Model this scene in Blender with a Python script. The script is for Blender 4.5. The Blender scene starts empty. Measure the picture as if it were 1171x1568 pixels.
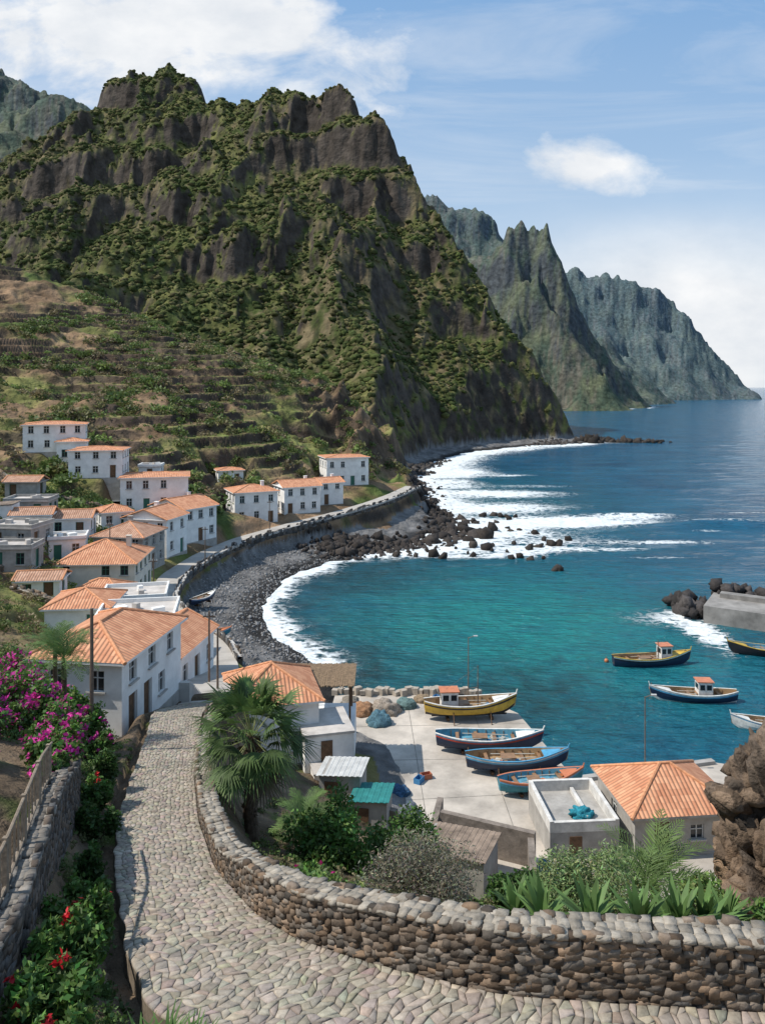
import bpy, math, random, bmesh, time
import numpy as np
from mathutils import Vector
T0=time.time()
random.seed(7); rng=np.random.default_rng(7)
sc=bpy.context.scene
pi=math.pi
# ------------------------------------------------------------ helpers
def sstep(a,b,x):
    t=np.clip((x-a)/(b-a),0,1); return t*t*(3-2*t)
_perm=np.random.default_rng(3).permutation(256); _perm=np.concatenate([_perm,_perm,_perm])
_ang=np.random.default_rng(4).random(256)*2*pi; _gx=np.cos(_ang); _gy=np.sin(_ang)
def perlin(x,y,seed=0):
    x=np.asarray(x,dtype=float)+seed*17.31; y=np.asarray(y,dtype=float)+seed*9.77
    xi=np.floor(x).astype(int); yi=np.floor(y).astype(int); xf=x-xi; yf=y-yi
    xi&=255; yi&=255
    u=xf*xf*xf*(xf*(xf*6-15)+10); v=yf*yf*yf*(yf*(yf*6-15)+10)
    def g(ix,iy,dx,dy):
        h=_perm[_perm[ix]+iy]; return _gx[h]*dx+_gy[h]*dy
    a=g(xi,yi,xf,yf); b=g(xi+1,yi,xf-1,yf); c=g(xi,yi+1,xf,yf-1); d=g(xi+1,yi+1,xf-1,yf-1)
    return (a*(1-u)+b*u)*(1-v)+(c*(1-u)+d*u)*v
def fbm(x,y,o=4,seed=0,gain=.5):
    r=0; a=1; f=1
    for i in range(o):
        r=r+a*perlin(x*f,y*f,seed+i); a*=gain; f*=2.03
    return r
def ridged(x,y,o=5,seed=0,gain=.5):
    r=0;a=1;f=1;w=1
    for i in range(o):
        n=1-np.abs(perlin(x*f,y*f,seed+i))*2.2
        n=np.clip(n,0,1)**2*w; w=np.clip(n*1.6,0.15,1)
        r=r+a*n; a*=gain; f*=2.07
    return r
def link(ob,parent=None):
    sc.collection.objects.link(ob)
    if parent is not None: ob.parent=parent
    return ob
def empty(name,loc=(0,0,0),rz=0):
    e=bpy.data.objects.new(name,None); e.location=loc; e.rotation_euler=(0,0,rz); e.empty_display_size=.5
    return link(e)
def mesh_obj(name,V,F,mats,col=None,fm=None,parent=None,smooth=False,uv=None,loc=None,rz=None):
    me=bpy.data.meshes.new(name)
    V=np.asarray(V,dtype=np.float64)
    if isinstance(F,np.ndarray):
        n,k=F.shape
        me.vertices.add(len(V)); me.vertices.foreach_set('co',V.ravel())
        me.loops.add(n*k); me.loops.foreach_set('vertex_index',F.ravel().astype(np.int32))
        me.polygons.add(n); me.polygons.foreach_set('loop_start',np.arange(0,n*k,k,dtype=np.int32))
        me.update(calc_edges=True)
    else:
        me.from_pydata([tuple(v) for v in V],[],F)
    if not isinstance(mats,(list,tuple)): mats=[mats]
    for m in mats: me.materials.append(m)
    if fm is not None: me.polygons.foreach_set('material_index',np.asarray(fm,dtype=np.int32))
    if col is not None:
        c=np.asarray(col,dtype=float)
        if c.shape[1]==3: c=np.hstack([c,np.ones((len(c),1))])
        at=me.color_attributes.new('Col','FLOAT_COLOR','POINT'); at.data.foreach_set('color',c.ravel())
    if uv is not None:
        l=me.uv_layers.new(name='UVMap'); l.data.foreach_set('uv',np.asarray(uv,dtype=float).ravel())
    if smooth: me.polygons.foreach_set('use_smooth',[True]*len(me.polygons))
    me.update()
    ob=bpy.data.objects.new(name,me)
    if loc is not None: ob.location=loc
    if rz is not None: ob.rotation_euler=(0,0,rz)
    return link(ob,parent)
# ------------------------------------------------------------ materials
def nd(nt,t,**k):
    n=nt.nodes.new(t)
    for a,b in k.items():
        if a.startswith('i_'): n.inputs[a[2:].replace('_',' ')].default_value=b
        else: setattr(n,a,b)
    return n
def new_mat(name):
    m=bpy.data.materials.new(name); m.use_nodes=True; nt=m.node_tree
    b=nt.nodes['Principled BSDF']; return m,nt,b
_mc={}
def mat(name,rgb=None,rough=.8,ns=3.,na=.35,bump=.3,bs=None,spec=.3,metal=0,dist=.03,trans=0,det=5,det2=4):
    if name in _mc: return _mc[name]
    m,nt,b=new_mat(name); L=nt.links.new
    n1=nd(nt,'ShaderNodeTexNoise'); n1.inputs['Scale'].default_value=ns; n1.inputs['Detail'].default_value=det; n1.inputs['Roughness'].default_value=.65
    geo=nd(nt,'ShaderNodeNewGeometry'); L(geo.outputs['Position'],n1.inputs['Vector'])
    mr=nd(nt,'ShaderNodeMapRange'); L(n1.outputs['Fac'],mr.inputs['Value'])
    mr.inputs['From Min'].default_value=.3; mr.inputs['From Max'].default_value=.7
    mr.inputs['To Min'].default_value=1-na; mr.inputs['To Max'].default_value=1+na*.6
    vm=nd(nt,'ShaderNodeVectorMath',operation='SCALE')
    if rgb is None:
        at=nd(nt,'ShaderNodeAttribute',attribute_name='Col'); L(at.outputs['Color'],vm.inputs[0])
    else: vm.inputs[0].default_value=rgb
    L(mr.outputs['Result'],vm.inputs['Scale']); L(vm.outputs[0],b.inputs['Base Color'])
    b.inputs['Roughness'].default_value=rough; b.inputs['Specular IOR Level'].default_value=spec; b.inputs['Metallic'].default_value=metal
    if bump>0:
        n2=nd(nt,'ShaderNodeTexNoise'); n2.inputs['Scale'].default_value=bs or ns*4; n2.inputs['Detail'].default_value=det2
        if det2>6: n2.inputs['Roughness'].default_value=.58
        L(geo.outputs['Position'],n2.inputs['Vector'])
        bp=nd(nt,'ShaderNodeBump'); bp.inputs['Strength'].default_value=bump; bp.inputs['Distance'].default_value=dist
        L(n2.outputs['Fac'],bp.inputs['Height']); L(bp.outputs[0],b.inputs['Normal'])
    if trans>0:
        tr=nd(nt,'ShaderNodeBsdfTranslucent'); L(vm.outputs[0],tr.inputs['Color'])
        mx=nd(nt,'ShaderNodeMixShader'); mx.inputs[0].default_value=trans
        L(b.outputs[0],mx.inputs[1]); L(tr.outputs[0],mx.inputs[2]); L(mx.outputs[0],nt.nodes['Material Output'].inputs['Surface'])
    _mc[name]=m; return m
def tile_mat(name,c1,c2):
    if name in _mc: return _mc[name]
    m,nt,b=new_mat(name); L=nt.links.new
    uv=nd(nt,'ShaderNodeUVMap'); sep=nd(nt,'ShaderNodeSeparateXYZ'); L(uv.outputs[0],sep.inputs[0])
    def M(op,a,bb=None):
        n=nd(nt,'ShaderNodeMath',operation=op)
        for i,x in enumerate([a,bb]):
            if x is None: continue
            if isinstance(x,(int,float)): n.inputs[i].default_value=x
            else: L(x,n.inputs[i])
        return n.outputs[0]
    u=M('DIVIDE',sep.outputs[0],.25); v=M('DIVIDE',sep.outputs[1],.4)
    fu=M('FRACT',u); fv=M('FRACT',v)
    hump=M('SINE',M('MULTIPLY',fu,pi)); hh=M('ADD',M('MULTIPLY',hump,1.0),M('MULTIPLY',M('SUBTRACT',1,fv),.35))
    cb=nd(nt,'ShaderNodeCombineXYZ'); L(M('FLOOR',u),cb.inputs[0]); L(M('FLOOR',v),cb.inputs[1])
    wn=nd(nt,'ShaderNodeTexWhiteNoise',noise_dimensions='3D'); L(cb.outputs[0],wn.inputs['Vector'])
    geo=nd(nt,'ShaderNodeNewGeometry')
    no=nd(nt,'ShaderNodeTexNoise'); no.inputs['Scale'].default_value=.9; no.inputs['Detail'].default_value=6; L(geo.outputs['Position'],no.inputs['Vector'])
    f=M('ADD',M('MULTIPLY',wn.outputs['Value'],.5),M('MULTIPLY',no.outputs['Fac'],.6))
    cr=nd(nt,'ShaderNodeValToRGB'); L(f,cr.inputs[0]); cr.color_ramp.elements[0].color=(*c1,1); cr.color_ramp.elements[1].color=(*c2,1)
    cr.color_ramp.elements[0].position=.15; cr.color_ramp.elements[1].position=.85
    g=M('ADD',M('MULTIPLY',M('POWER',hump,.5),.5),.5)
    vm=nd(nt,'ShaderNodeVectorMath',operation='SCALE'); L(cr.outputs[0],vm.inputs[0]); L(g,vm.inputs['Scale'])
    L(vm.outputs[0],b.inputs['Base Color']); b.inputs['Roughness'].default_value=.85
    bp=nd(nt,'ShaderNodeBump'); bp.inputs['Strength'].default_value=.8; bp.inputs['Distance'].default_value=.07
    L(hh,bp.inputs['Height']); L(bp.outputs[0],b.inputs['Normal'])
    _mc[name]=m; return m
M_white=mat('white_plaster',(.79,.78,.75),.85,.8,.18,.15,12)
M_cream=mat('cream_plaster',(.68,.61,.51),.85,.8,.18,.15,12)
M_grey=mat('grey_render',(.36,.34,.31),.9,1.2,.3,.2,12)
M_tile=tile_mat('clay_roof_tile',(.46,.175,.085),(.72,.36,.20))
M_tile_old=tile_mat('weathered_roof_tile',(.34,.17,.10),(.56,.33,.22))
M_glass=mat('window_glass',(.02,.025,.03),.12,1,.1,0,spec=.6)
M_frame=mat('painted_frame',(.55,.55,.53),.6,3,.1,0)
M_green=mat('green_shutter',(.04,.14,.10),.6,3,.1,0)
M_brown=mat('brown_wood',(.14,.08,.045),.75,5,.4,.3)
M_conc=mat('concrete',(.40,.38,.35),.9,.45,.3,.25,9)
M_slab=mat('pale_roof_slab',(.50,.46,.42),.9,.8,.3,.2)
M_metal=mat('corrugated_metal',(.30,.29,.28),.5,1.5,.4,.2,metal=.3)
M_pole=mat('pole_wood',(.16,.12,.09),.85,4,.3,.2)
M_stone=mat('stone',None,.92,6,.4,.6,14,dist=.03)
M_mortar=mat('mortar',(.10,.085,.07),.95,5,.4,.4)
M_cob=mat('cobble_stone',None,.85,7,.35,.35,25,dist=.02)
M_leaf=mat('leaf',None,.6,2.,.25,0,spec=.35,trans=.3,det=2)
M_bark=mat('bark',(.13,.09,.06),.95,6,.5,.8,18,dist=.05)
M_rock=mat('shore_rock',None,.9,1.5,.5,.7,4,dist=.15)
M_crag=mat('volcanic_crag',None,.95,2.2,.6,1.0,6,dist=.14,det2=8)
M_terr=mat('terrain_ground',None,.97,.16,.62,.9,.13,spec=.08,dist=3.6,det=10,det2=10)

# ------------------------------------------------------------ mesh builder
class B:
    def __init__(s): s.v=[];s.f=[];s.m=[];s.uv=[]
    def quad(s,pts,m=0,uv=None):
        n=len(s.v); s.v+= [tuple(p) for p in pts]; s.f.append(list(range(n,n+len(pts)))); s.m.append(m)
        s.uv+= (uv if uv else [(p[0],p[1]) for p in pts])
    def box(s,c,d,rz=0,m=0,tilt=0):
        cx,cy,cz=c; hx,hy,hz=d[0]/2,d[1]/2,d[2]/2; ca,sa=math.cos(rz),math.sin(rz)
        P=[]
        for z in(-hz,hz):
            for x,y in((-hx,-hy),(hx,-hy),(hx,hy),(-hx,hy)):
                zz=z+tilt*x
                P.append((cx+x*ca-y*sa,cy+x*sa+y*ca,cz+zz))
        for q in((0,3,2,1),(4,5,6,7),(0,1,5,4),(1,2,6,5),(2,3,7,6),(3,0,4,7)): s.quad([P[i] for i in q],m)
    def cyl(s,p0,p1,r0,r1=None,n=8,m=0):
        r1=r0 if r1 is None else r1
        p0=Vector(p0);p1=Vector(p1);d=(p1-p0).normalized(); a=d.orthogonal().normalized(); b=d.cross(a)
        A=[p0+(a*math.cos(t)+b*math.sin(t))*r0 for t in [2*pi*i/n for i in range(n)]]
        C=[p1+(a*math.cos(t)+b*math.sin(t))*r1 for t in [2*pi*i/n for i in range(n)]]
        for i in range(n): j=(i+1)%n; s.quad([A[i],A[j],C[j],C[i]],m)
        s.quad(C,m); s.quad(A[::-1],m)
    def make(s,name,mats,parent=None,smooth=False,loc=None,rz=None):
        return mesh_obj(name,s.v,s.f,mats,fm=s.m,parent=parent,smooth=smooth,uv=s.uv,loc=loc,rz=rz)
def inst(TV,TF,R,O,C,jit=0):
    N=len(O); n=len(TV)
    T=np.broadcast_to(TV,(N,n,3))
    if jit: T=T+rng.normal(0,jit,(N,n,3))
    V=np.einsum('nij,nkj->nki',R,T)+O[:,None,:]
    F=(TF[None]+(np.arange(N)*n)[:,None,None]).reshape(-1,TF.shape[1])
    return V.reshape(-1,3),F,np.repeat(C,n,axis=0)
def rotz(a):
    R=np.zeros((len(a),3,3)); R[:,0,0]=np.cos(a);R[:,0,1]=-np.sin(a);R[:,1,0]=np.sin(a);R[:,1,1]=np.cos(a);R[:,2,2]=1; return R
def randrot(N):
    q=rng.normal(size=(N,4)); q/=np.linalg.norm(q,axis=1)[:,None]; w,x,y,z=q.T
    return np.stack([np.stack([1-2*(y*y+z*z),2*(x*y-z*w),2*(x*z+y*w)],1),np.stack([2*(x*y+z*w),1-2*(x*x+z*z),2*(y*z-x*w)],1),np.stack([2*(x*z-y*w),2*(y*z+x*w),1-2*(x*x+y*y)],1)],1)
def tmpl(kind):
    bm=bmesh.new()
    if kind=='stone':
        bmesh.ops.create_cube(bm,size=1); bmesh.ops.subdivide_edges(bm,edges=bm.edges[:],cuts=1,use_grid_fill=True)
        for v in bm.verts:
            s=v.co.normalized()*.6; v.co=v.co.lerp(s,.28)
    else:
        bmesh.ops.create_icosphere(bm,subdivisions=kind,radius=1)
    V=np.array([v.co[:] for v in bm.verts]); F=np.array([[v.index for v in f.verts] for f in bm.faces]); bm.free(); return V,F
ST=tmpl('stone'); ICO1=tmpl(1); ICO2=tmpl(2)

# ------------------------------------------------------------ layout data
PATH_L=[(-11.0,44,9.8),(-11.0,37.5,12),(-9.8,32.5,13),(-8.8,27.5,13.9),(-7.8,23,14.8),(-6.6,19.3,15.6),(-5.0,15.3,16.6),(-3.9,13.0,17.2),(-2.0,11.4,17.65),(0,9.6,18),(4,7.8,18.1),(9,7.4,18.1),(16,7.0,18.2)]
PATH_R=[(-8.8,44,9.8),(-8.6,37.5,12),(-7.6,32.5,13),(-6.6,27.5,13.9),(-5.4,23,14.8),(-4.1,19.3,15.6),(-2.6,16.2,16.6),(-1.6,14.9,17.0),(-.2,13.6,17.5),(1.9,12.3,17.95),(5,11.85,18.1),(9,11.5,18.1),(16,11,18.2)]
ROAD=[(-9.9,44,9.8),(-11.3,50,8.3),(-12.0,58,6.6),(-15,68,5.2),(-20.5,78,4.3),(-25,87,4),(-26.3,98,4),(-25,110,4),(-22,121,4),(-16,131,4.3),(-8,140,5),(-2,149,5.5),(2.5,160,5.6),(6.5,172,5.8)]
coast=[(260,10),(60,44),(24,53),(13,50.5),(12.3,56),(11,62.5),(8.5,66.5),(3,67.5),(-3,67.5),(-5,74),(-8.4,81),(-12,86),(-14.5,94),(-15,102),(-13.5,114),(-8,124),(-2,128),(5,129),(12,138),(15,150),(12.5,168),(11,200),(10,235),(13,262),(31,323),(66,368),(95,384),(110,398),(104,430),(95,520),(110,700),(160,900),(150,1500),(-3000,1500),(-3000,-400),(260,-400)]
HOUSES=[
 dict(n='whitewashed_house',x=-54.5,y=131,z=16.8,w=9.5,d=6,h=4.6,r=18,roof='low',mat=M_white),
 dict(n='whitewashed_house',x=-50.5,y=128,z=15.4,w=4.5,d=5,h=3.4,r=18,roof='low',mat=M_white),
 dict(n='whitewashed_house',x=-44,y=122,z=13.6,w=7.8,d=6,h=4.3,r=8,roof='low',mat=M_white),
 dict(n='whitewashed_house',x=-35,y=121,z=8.8,w=9.8,d=7,h=5.2,r=14,roof='low',mat=M_white),
 dict(n='village_house',x=-29.5,y=116.5,z=5,w=6,d=7.5,h=5.0,r=55,roof='gable',rh=1.3,mat=M_white),
 dict(n='village_house',x=-31.2,y=108,z=4.6,w=5.4,d=6.5,h=5.2,r=75,roof='gable',rh=1.3,mat=M_white),
 dict(n='village_house',x=-32.2,y=100,z=4.4,w=6.5,d=6.5,h=4.6,r=82,roof='hip',rh=1.4,mat=M_grey,tile=M_tile_old),
 dict(n='village_house',x=-31.4,y=89,z=3.9,w=8.4,d=8,h=4.4,r=4,roof='hip',rh=1.9,mat=M_cream),
 dict(n='village_house',x=-22.6,y=135.5,z=4.4,w=7.4,d=6.5,h=5.4,r=24,roof='hip',rh=.9,mat=M_white),
 dict(n='village_house',x=-15.6,y=143,z=4.8,w=6.8,d=6,h=4.9,r=26,roof='gable',rh=1.0,mat=M_white),
 dict(n='village_house',x=-10.6,y=150,z=5.3,w=4.6,d=5,h=4.2,r=26,roof='gable',rh=.8,mat=M_white),
 dict(n='whitewashed_house',x=-8.2,y=166,z=7,w=9,d=6.5,h=5.9,r=18,roof='low',mat=M_white),
 dict(n='small_house',x=-19,y=185,z=11,w=4,d=4,h=2.6,r=10,roof='low',mat=M_cream),
 dict(n='outbuilding',x=-39.5,y=100,z=8.5,w=5,d=4,h=2.6,r=10,roof='gable',rh=.8,mat=M_white,tile=M_tile_old),
 dict(n='outbuilding',x=-37.0,y=108,z=8,w=4,d=4,h=2.6,r=30,roof='hip',rh=.8,mat=M_white),
 dict(n='stone_shed',x=-46.5,y=104,z=10.2,w=5.5,d=4,h=2.4,r=5,roof='flat',mat=M_grey),
 dict(n='stone_shed',x=-42,y=91,z=9,w=5.5,d=4.5,h=2.5,r=-8,roof='flat',mat=M_grey),
 dict(n='outbuilding',x=-43.5,y=98,z=9.3,w=4.5,d=3.5,h=2.5,r=12,roof='gable',rh=.7,mat=M_white,tile=M_tile_old),
 dict(n='outbuilding',x=-37.4,y=93.5,z=7.0,w=4,d=3.4,h=2.6,r=16,roof='flat',mat=M_white),
 dict(n='outbuilding',x=-38,y=129,z=12.2,w=3.4,d=3,h=2.3,r=5,roof='flat',mat=M_white),
 dict(n='outbuilding',x=-50,y=110,z=12.0,w=4.4,d=3.2,h=2.4,r=2,roof='gable',rh=.7,mat=M_grey,tile=M_tile_old),
 dict(n='small_house',x=-28.5,y=146,z=9.5,w=4.6,d=3.8,h=2.7,r=20,roof='low',mat=M_white),
 dict(n='outbuilding',x=-28.2,y=79.5,z=4.8,w=4.6,d=3.6,h=2.4,r=-6,roof='hip',rh=.9,mat=M_cream),
 dict(n='outbuilding',x=-33.4,y=77,z=6.6,w=4,d=3,h=2.3,r=8,roof='gable',rh=.6,mat=M_white,tile=M_tile_old),
 dict(n='outbuilding',x=-38.6,y=82.5,z=8.4,w=4.5,d=3.4,h=2.4,r=3,roof='flat',mat=M_grey),
 dict(n='terrace_house',x=-22.8,y=72.5,z=5.4,w=5.5,d=4.5,h=3.0,r=12,roof='flat',mat=M_white),
 dict(n='terrace_house',x=-19.6,y=63,z=6.4,w=5.8,d=5.2,h=3.0,r=10,roof='flat',mat=M_white),
 dict(n='terrace_house',x=-25,y=66.0,z=7.0,w=5.0,d=5,h=2.6,r=5,roof='hip',rh=1.0,mat=M_white),
 dict(n='terrace_house',x=-15.2,y=55.5,z=6.6,w=6.5,d=4.4,h=3.0,r=82,roof='gable',rh=1.2,mat=M_white),
 dict(n='corner_house',x=-14.4,y=41.6,z=10.2,w=4.8,d=7.2,h=4.1,r=-8,roof='hip',rh=1.1,mat=M_white),
 dict(n='harbour_house',x=-7.3,y=51.5,z=3.8,w=5.4,d=5.6,h=4.0,r=14,roof='hip',rh=1.6,mat=M_white),
]
# ------------------------------------------------------------ terrain height
cp=[(0,100,-3),(10,90,-4),(30,70,-4),(-5,95,-2.5),(20,130,-4),(30,160,-4),(25,220,-4),(50,300,-5),(35,60,-3),(40,200,-5),(70,100,-5),(60,150,-5),
 (-3,67.5,.4),(-5,74,.2),(-8.4,81,.1),(-12,86,.1),(-15,98,0),(-13.9,113,0),(-7,124,.2),
 (0,62,1),(5,58,1),(9,54,1),(12,46,1),(20,47,1),(3,48,1),(8,40,1),(15,39,1),(22,40,1.2),(30,42,2),(14,36.5,1.6),(6,37,2.2),(20,36,2),
 (-18,95,1.8),(-19,108,2),(-14,122,1.8),(-9,130,1.6),(-15,84,1.6),(-11,76,1.8),(-8,68,2.2),(-4,58,2),(-6,62,2.5),
 (5,14.5,16.9),(0,16.5,16.2),(10,14,16.9),(16,14,17),(3,20,14),(9,20,13.8),(16,20,14.2),(3,26,10.3),(9,26,10),(16,26,10.6),(20,30,8),(4,31,6),(10,32,5.4),(16,33,4.6),(24,32,9),(28,24,14),
 (-4,26.7,12),(-3,21,14.4),(-4,33,9.6),(-5,38,8),(-1,28,10.6),(-1,34,7),(-1.5,40,4.5),(-4.5,43,5.5),(2,35,3.2),(-7,45,6.2),
 (-9.5,14,18.3),(-10.2,18.5,18),(-12,20,17.8),(-11.8,26,15.6),(-15,30,14.6),(-18,36,12.8),(-22,45,11.5),(-25,52,10.3),(-28,60,9.4),(-22,70,6.4),(-32,70,8.5),(-38,85,8.6),(-48,75,13),(-50,95,12.2),(-40,60,14),(-45,45,19),(-35,30,20),(-25,20,20),
 (0,5,18.2),(-2.6,11.6,17.5),(0,-12,25),(-6,7,19),(12,0,20),(-15,5,22),(25,10,21),(-35,0,28),(40,20,20),(35,-10,25),
 (-62,112,15),(-70,130,20),(-60,100,13.5),(-75,95,20),(-90,100,26),(-83,170,27),(-70,150,23),(-50,150,21),(-40,140,17),(-30,130,10),(-28,140,11),(-30,155,18),(-20,155,13),(-12,160,8.5),(-18,170,14),(-5,175,10),
 (-45,175,27),(-70,200,35),(-42,200,34),(-60,190,32),(-25,190,22),(-10,190,16),(3,180,8.5),
 (-122,250,68),(-101,250,59),(-79,245,50.5),(-50,235,39.5),(-29,225,33),(-12,215,26),(-1,203,18),(4,192,11),(-140,200,62),(-110,180,42),(-120,130,45),(-110,220,52),
 (-110,300,52),(-60,300,30),(-20,290,22),(-150,300,75),(0,240,13),(-5,265,14),(8,215,4)]
cp=np.array(cp,dtype=float)
d=np.linalg.norm(cp[:,None,:2]-cp[None,:,:2],axis=2)
n=len(cp); Amat=np.zeros((n+1,n+1)); Amat[:n,n]=1; Amat[n,:n]=1
Amat[:n,:n]=-d+np.eye(n)*(-.5)
sol=np.linalg.solve(Amat,np.append(cp[:,2],0))
def rbf(X,Y):
    out=np.full(X.shape,sol[n])
    for i in range(n): out-=sol[i]*np.hypot(X-cp[i,0],Y-cp[i,1])
    return out
RIDGES=[
 ([(-275,450,92,180),(-253,520,140,240),(-244,580,205,260),(-236,620,252,280),(-214,622,264,290),(-198,620,285,290),(-150,612,280,290),(-132,602,252,290),(-108,592,246,290),(-92,562,248,290),(-54,540,230,250),(-17,510,222,190),(-2,492,212,130),(13,482,172,100),(30,470,154,90),(44,460,112,78),(60,450,76,68),(70,440,50,60),(88,430,31,50),(103,410,10,35)],1.2),
 ([(-4,490,200,85),(-13,430,142,80),(-24,390,100,75),(-13,350,66,70),(-3,300,38,55),(5,235,13,30)],1.1),
 ([(-92,562,240,120),(-98,500,172,110),(-97,440,122,100),(-100,360,72,80)],1.1),
 ([(-200,620,275,130),(-209,540,174,120),(-182,450,110,100),(-166,380,84,80)],1.1),
 ([(-52,540,220,90),(-45,470,148,80),(-52,400,92,70),(-48,330,48,60)],1.1),
 ([(-145,610,270,110),(-150,520,170,90),(-136,440,112,80),(-135,360,80,70)],1.1),
 ([(20,470,150,60),(26,430,95,50),(38,390,50,40),(45,362,22,30)],1.1),
 ([(-900,1250,620,700),(-685,1200,580,700),(-585,1200,530,650),(-503,1150,478,600),(-430,1100,432,560),(-300,1150,380,520)],1.2),
 ([(60,1500,400,420),(131,1500,390,400),(162,1500,394,380),(187,1500,352,340),(228,1500,322,300),(300,1500,230,240)],1.15),
 ([(60,1300,320,300),(130,1180,225,240),(160,1110,218,200),(186,1100,268,150),(223,1100,266,130),(238,1100,218,105),(257,1100,180,105),(280,1100,128,100),(302,1100,70,85),(336,1100,12,60)],1.15),
 ([(186,1100,245,110),(215,1010,130,100),(245,960,44,70)],1.1),
 ([(300,2000,352,400),(450,2000,345,400),(525,2000,325,380),(625,2000,312,320),(705,2000,295,230),(728,2000,225,130),(752,2000,146,110),(790,2000,60,90),(815,2000,8,60)],1.15),
 ([(900,3000,240,400),(1037,3000,210,300),(1170,3000,135,180),(1250,3000,215,140),(1282,3000,150,110),(1337,3000,6,80)],1.1),
]
def tent(X,Y,pts,p):
    H=np.full(X.shape,-8.)
    for (x0,y0,z0,w0),(x1,y1,z1,w1) in zip(pts[:-1],pts[1:]):
        dx,dy=x1-x0,y1-y0; t=np.clip(((X-x0)*dx+(Y-y0)*dy)/(dx*dx+dy*dy),0,1)
        dd=np.hypot(X-x0-t*dx,Y-y0-t*dy); w=w0+(w1-w0)*t; z=z0+(z1-z0)*t
        H=np.maximum(H,(z+8)*np.clip(1-np.sqrt(dd*dd+9)/w,0,1)**p-8)
    return H
def sdist(X,Y):
    D=np.full(X.shape,1e9); ins=np.zeros(X.shape,bool)
    m=len(coast)
    for i in range(m):
        x0,y0=coast[i]; x1,y1=coast[(i+1)%m]; dx,dy=x1-x0,y1-y0
        t=np.clip(((X-x0)*dx+(Y-y0)*dy)/(dx*dx+dy*dy),0,1)
        D=np.minimum(D,np.hypot(X-x0-t*dx,Y-y0-t*dy))
        if y0!=y1:
            c=((y0>Y)!=(y1>Y))&(X<(x1-x0)*(Y-y0)/(y1-y0)+x0); ins^=c
    return np.where(ins,D,-D)
Yr=np.concatenate([np.arange(-25,5,1.),np.arange(5,70,.36),np.arange(70,270,.62),np.arange(270,700,1.3),700*1.008**np.arange(0,208)])
Sc=np.linspace(-.74,.66,900)
Xg=Sc[None,:]*(Yr[:,None]+30); Yg=np.repeat(Yr[:,None],len(Sc),1)
SD=np.full(Xg.shape,50.); rm=Yr<760
wx=fbm(Xg/9,Yg/9,3,5)*np.clip((Yg-100)/60,0,1)*5
SD[rm]=sdist((Xg+wx)[rm],Yg[rm])
H=np.full(Xg.shape,-8.)
amp=np.clip((Yg-230)/200,0,1)*np.where(Yg>800,1.5,1)
WX=Xg+amp*(14*fbm(Xg/70,Yg/70,4,11)); WY=Yg+amp*(20*fbm(Xg/65,Yg/65,4,21))
for pts,p in RIDGES:
    ys=[q[1] for q in pts]; ww=max(q[3] for q in pts); a=(Yr>min(ys)-ww-20)&(Yr<max(ys)+ww+20)
    T_=tent(WX[a],WY[a],pts,p); k_=6.; H0=H[a]
    H[a]=np.maximum(H0,T_)+np.where(T_>0,np.clip(k_-np.abs(H0-T_),0,k_)**2/(4*k_),0)
mh=np.clip(H,0,300)
gx=Xg+10*fbm(Xg/50,Yg/50,3,2)
gul=ridged(gx/44,Yg/100,6,31,.56)-.9
gul=np.where(gul>0,gul*.5,gul*1.0)
gul2=ridged(Xg/120,Yg/220,6,35,.55)-.85
gul2=np.where(gul2>0,gul2*.35,gul2)
A=np.clip(mh*.12,0,13)*np.where(Yg>800,1.45,1)
H=H+A*np.where(Yg>800,gul2,gul)*sstep(5,30,mh)
H+=np.clip(mh*.02,0,2.4)*fbm(Xg/12,Yg/12,5,41,.6)*2*sstep(10,40,mh)
bed=np.where(Yg>800,70.,38.); wob=16*fbm(Xg/70,Yg/70,4,51); k=(H+wob)/bed; fr=k-np.floor(k)
stepped=(np.floor(k)+sstep(.4,.9,fr))*bed-wob
cm=sstep(-.05,.4,fbm(Xg/60,Yg/60,3,61)+.22*sstep(90,200,mh))*np.where(Yg>800,.4,.62)
H=np.where(mh>45,H*(1-cm)+stepped*cm,H)
nr=Yr<420
N0=rbf(Xg[nr],Yg[nr])
Yn=Yg[nr];Xn=Xg[nr]
hill=sstep(92,110,Yn)*sstep(0,-14,Xn)*sstep(9,13,N0)
N0=N0+hill*(2.2*fbm(Xn/24,Yn/24,3,71)+.4*fbm(Xn/5,Yn/5,3,72))
tm=hill*np.clip(sstep(-.2,.0,fbm(Xn/26,Yn/24,3,75))+np.exp(-((Xn+57)/17)**2-((Yn-196)/16)**2)*2,0,1)*(Yn<262)
st=2.0; k=(N0+.9*fbm(Xn/18,Yn/18,3,77))/st; fr=k-np.floor(k)
tz=(np.floor(k)+sstep(.78,.97,fr))*st-.9*fbm(Xn/18,Yn/18,3,77)
N0=N0*(1-tm)+tm*tz
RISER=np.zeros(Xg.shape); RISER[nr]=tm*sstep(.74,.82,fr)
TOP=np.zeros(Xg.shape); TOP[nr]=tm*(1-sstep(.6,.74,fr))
N0+=sstep(25,40,Yn)*.12*fbm(Xn/2.5,Yn/2.5,3,80)+sstep(120,170,Yn)*sstep(5,14,N0)*(1-tm)*2.0*fbm(Xn/7,Yn/7,4,82)
rough_hd=sstep(-26,-8,Xn)*sstep(165,185,Yn)*sstep(4,9,N0)
N0+=rough_hd*(5.5*(ridged(Xn/14,Yn/18,5,85)-.85))
N0=N0*sstep(420,310,Yn)
Hm=H[nr]; kk=6.; H[nr]=np.where(Yn<225,N0,np.maximum(N0,Hm)+np.clip(kk-np.abs(N0-Hm),0,kk)**2/(4*kk))
dl=SD
bw=np.where(Yg<140,10,np.where(Yg<250,4,11.))
lim=np.where(dl<0,np.maximum(dl*.22,-6),np.where(dl<bw,dl*.2,bw*.2+(dl-bw)*np.where(Yg>240,2.2,1.8)))
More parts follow.
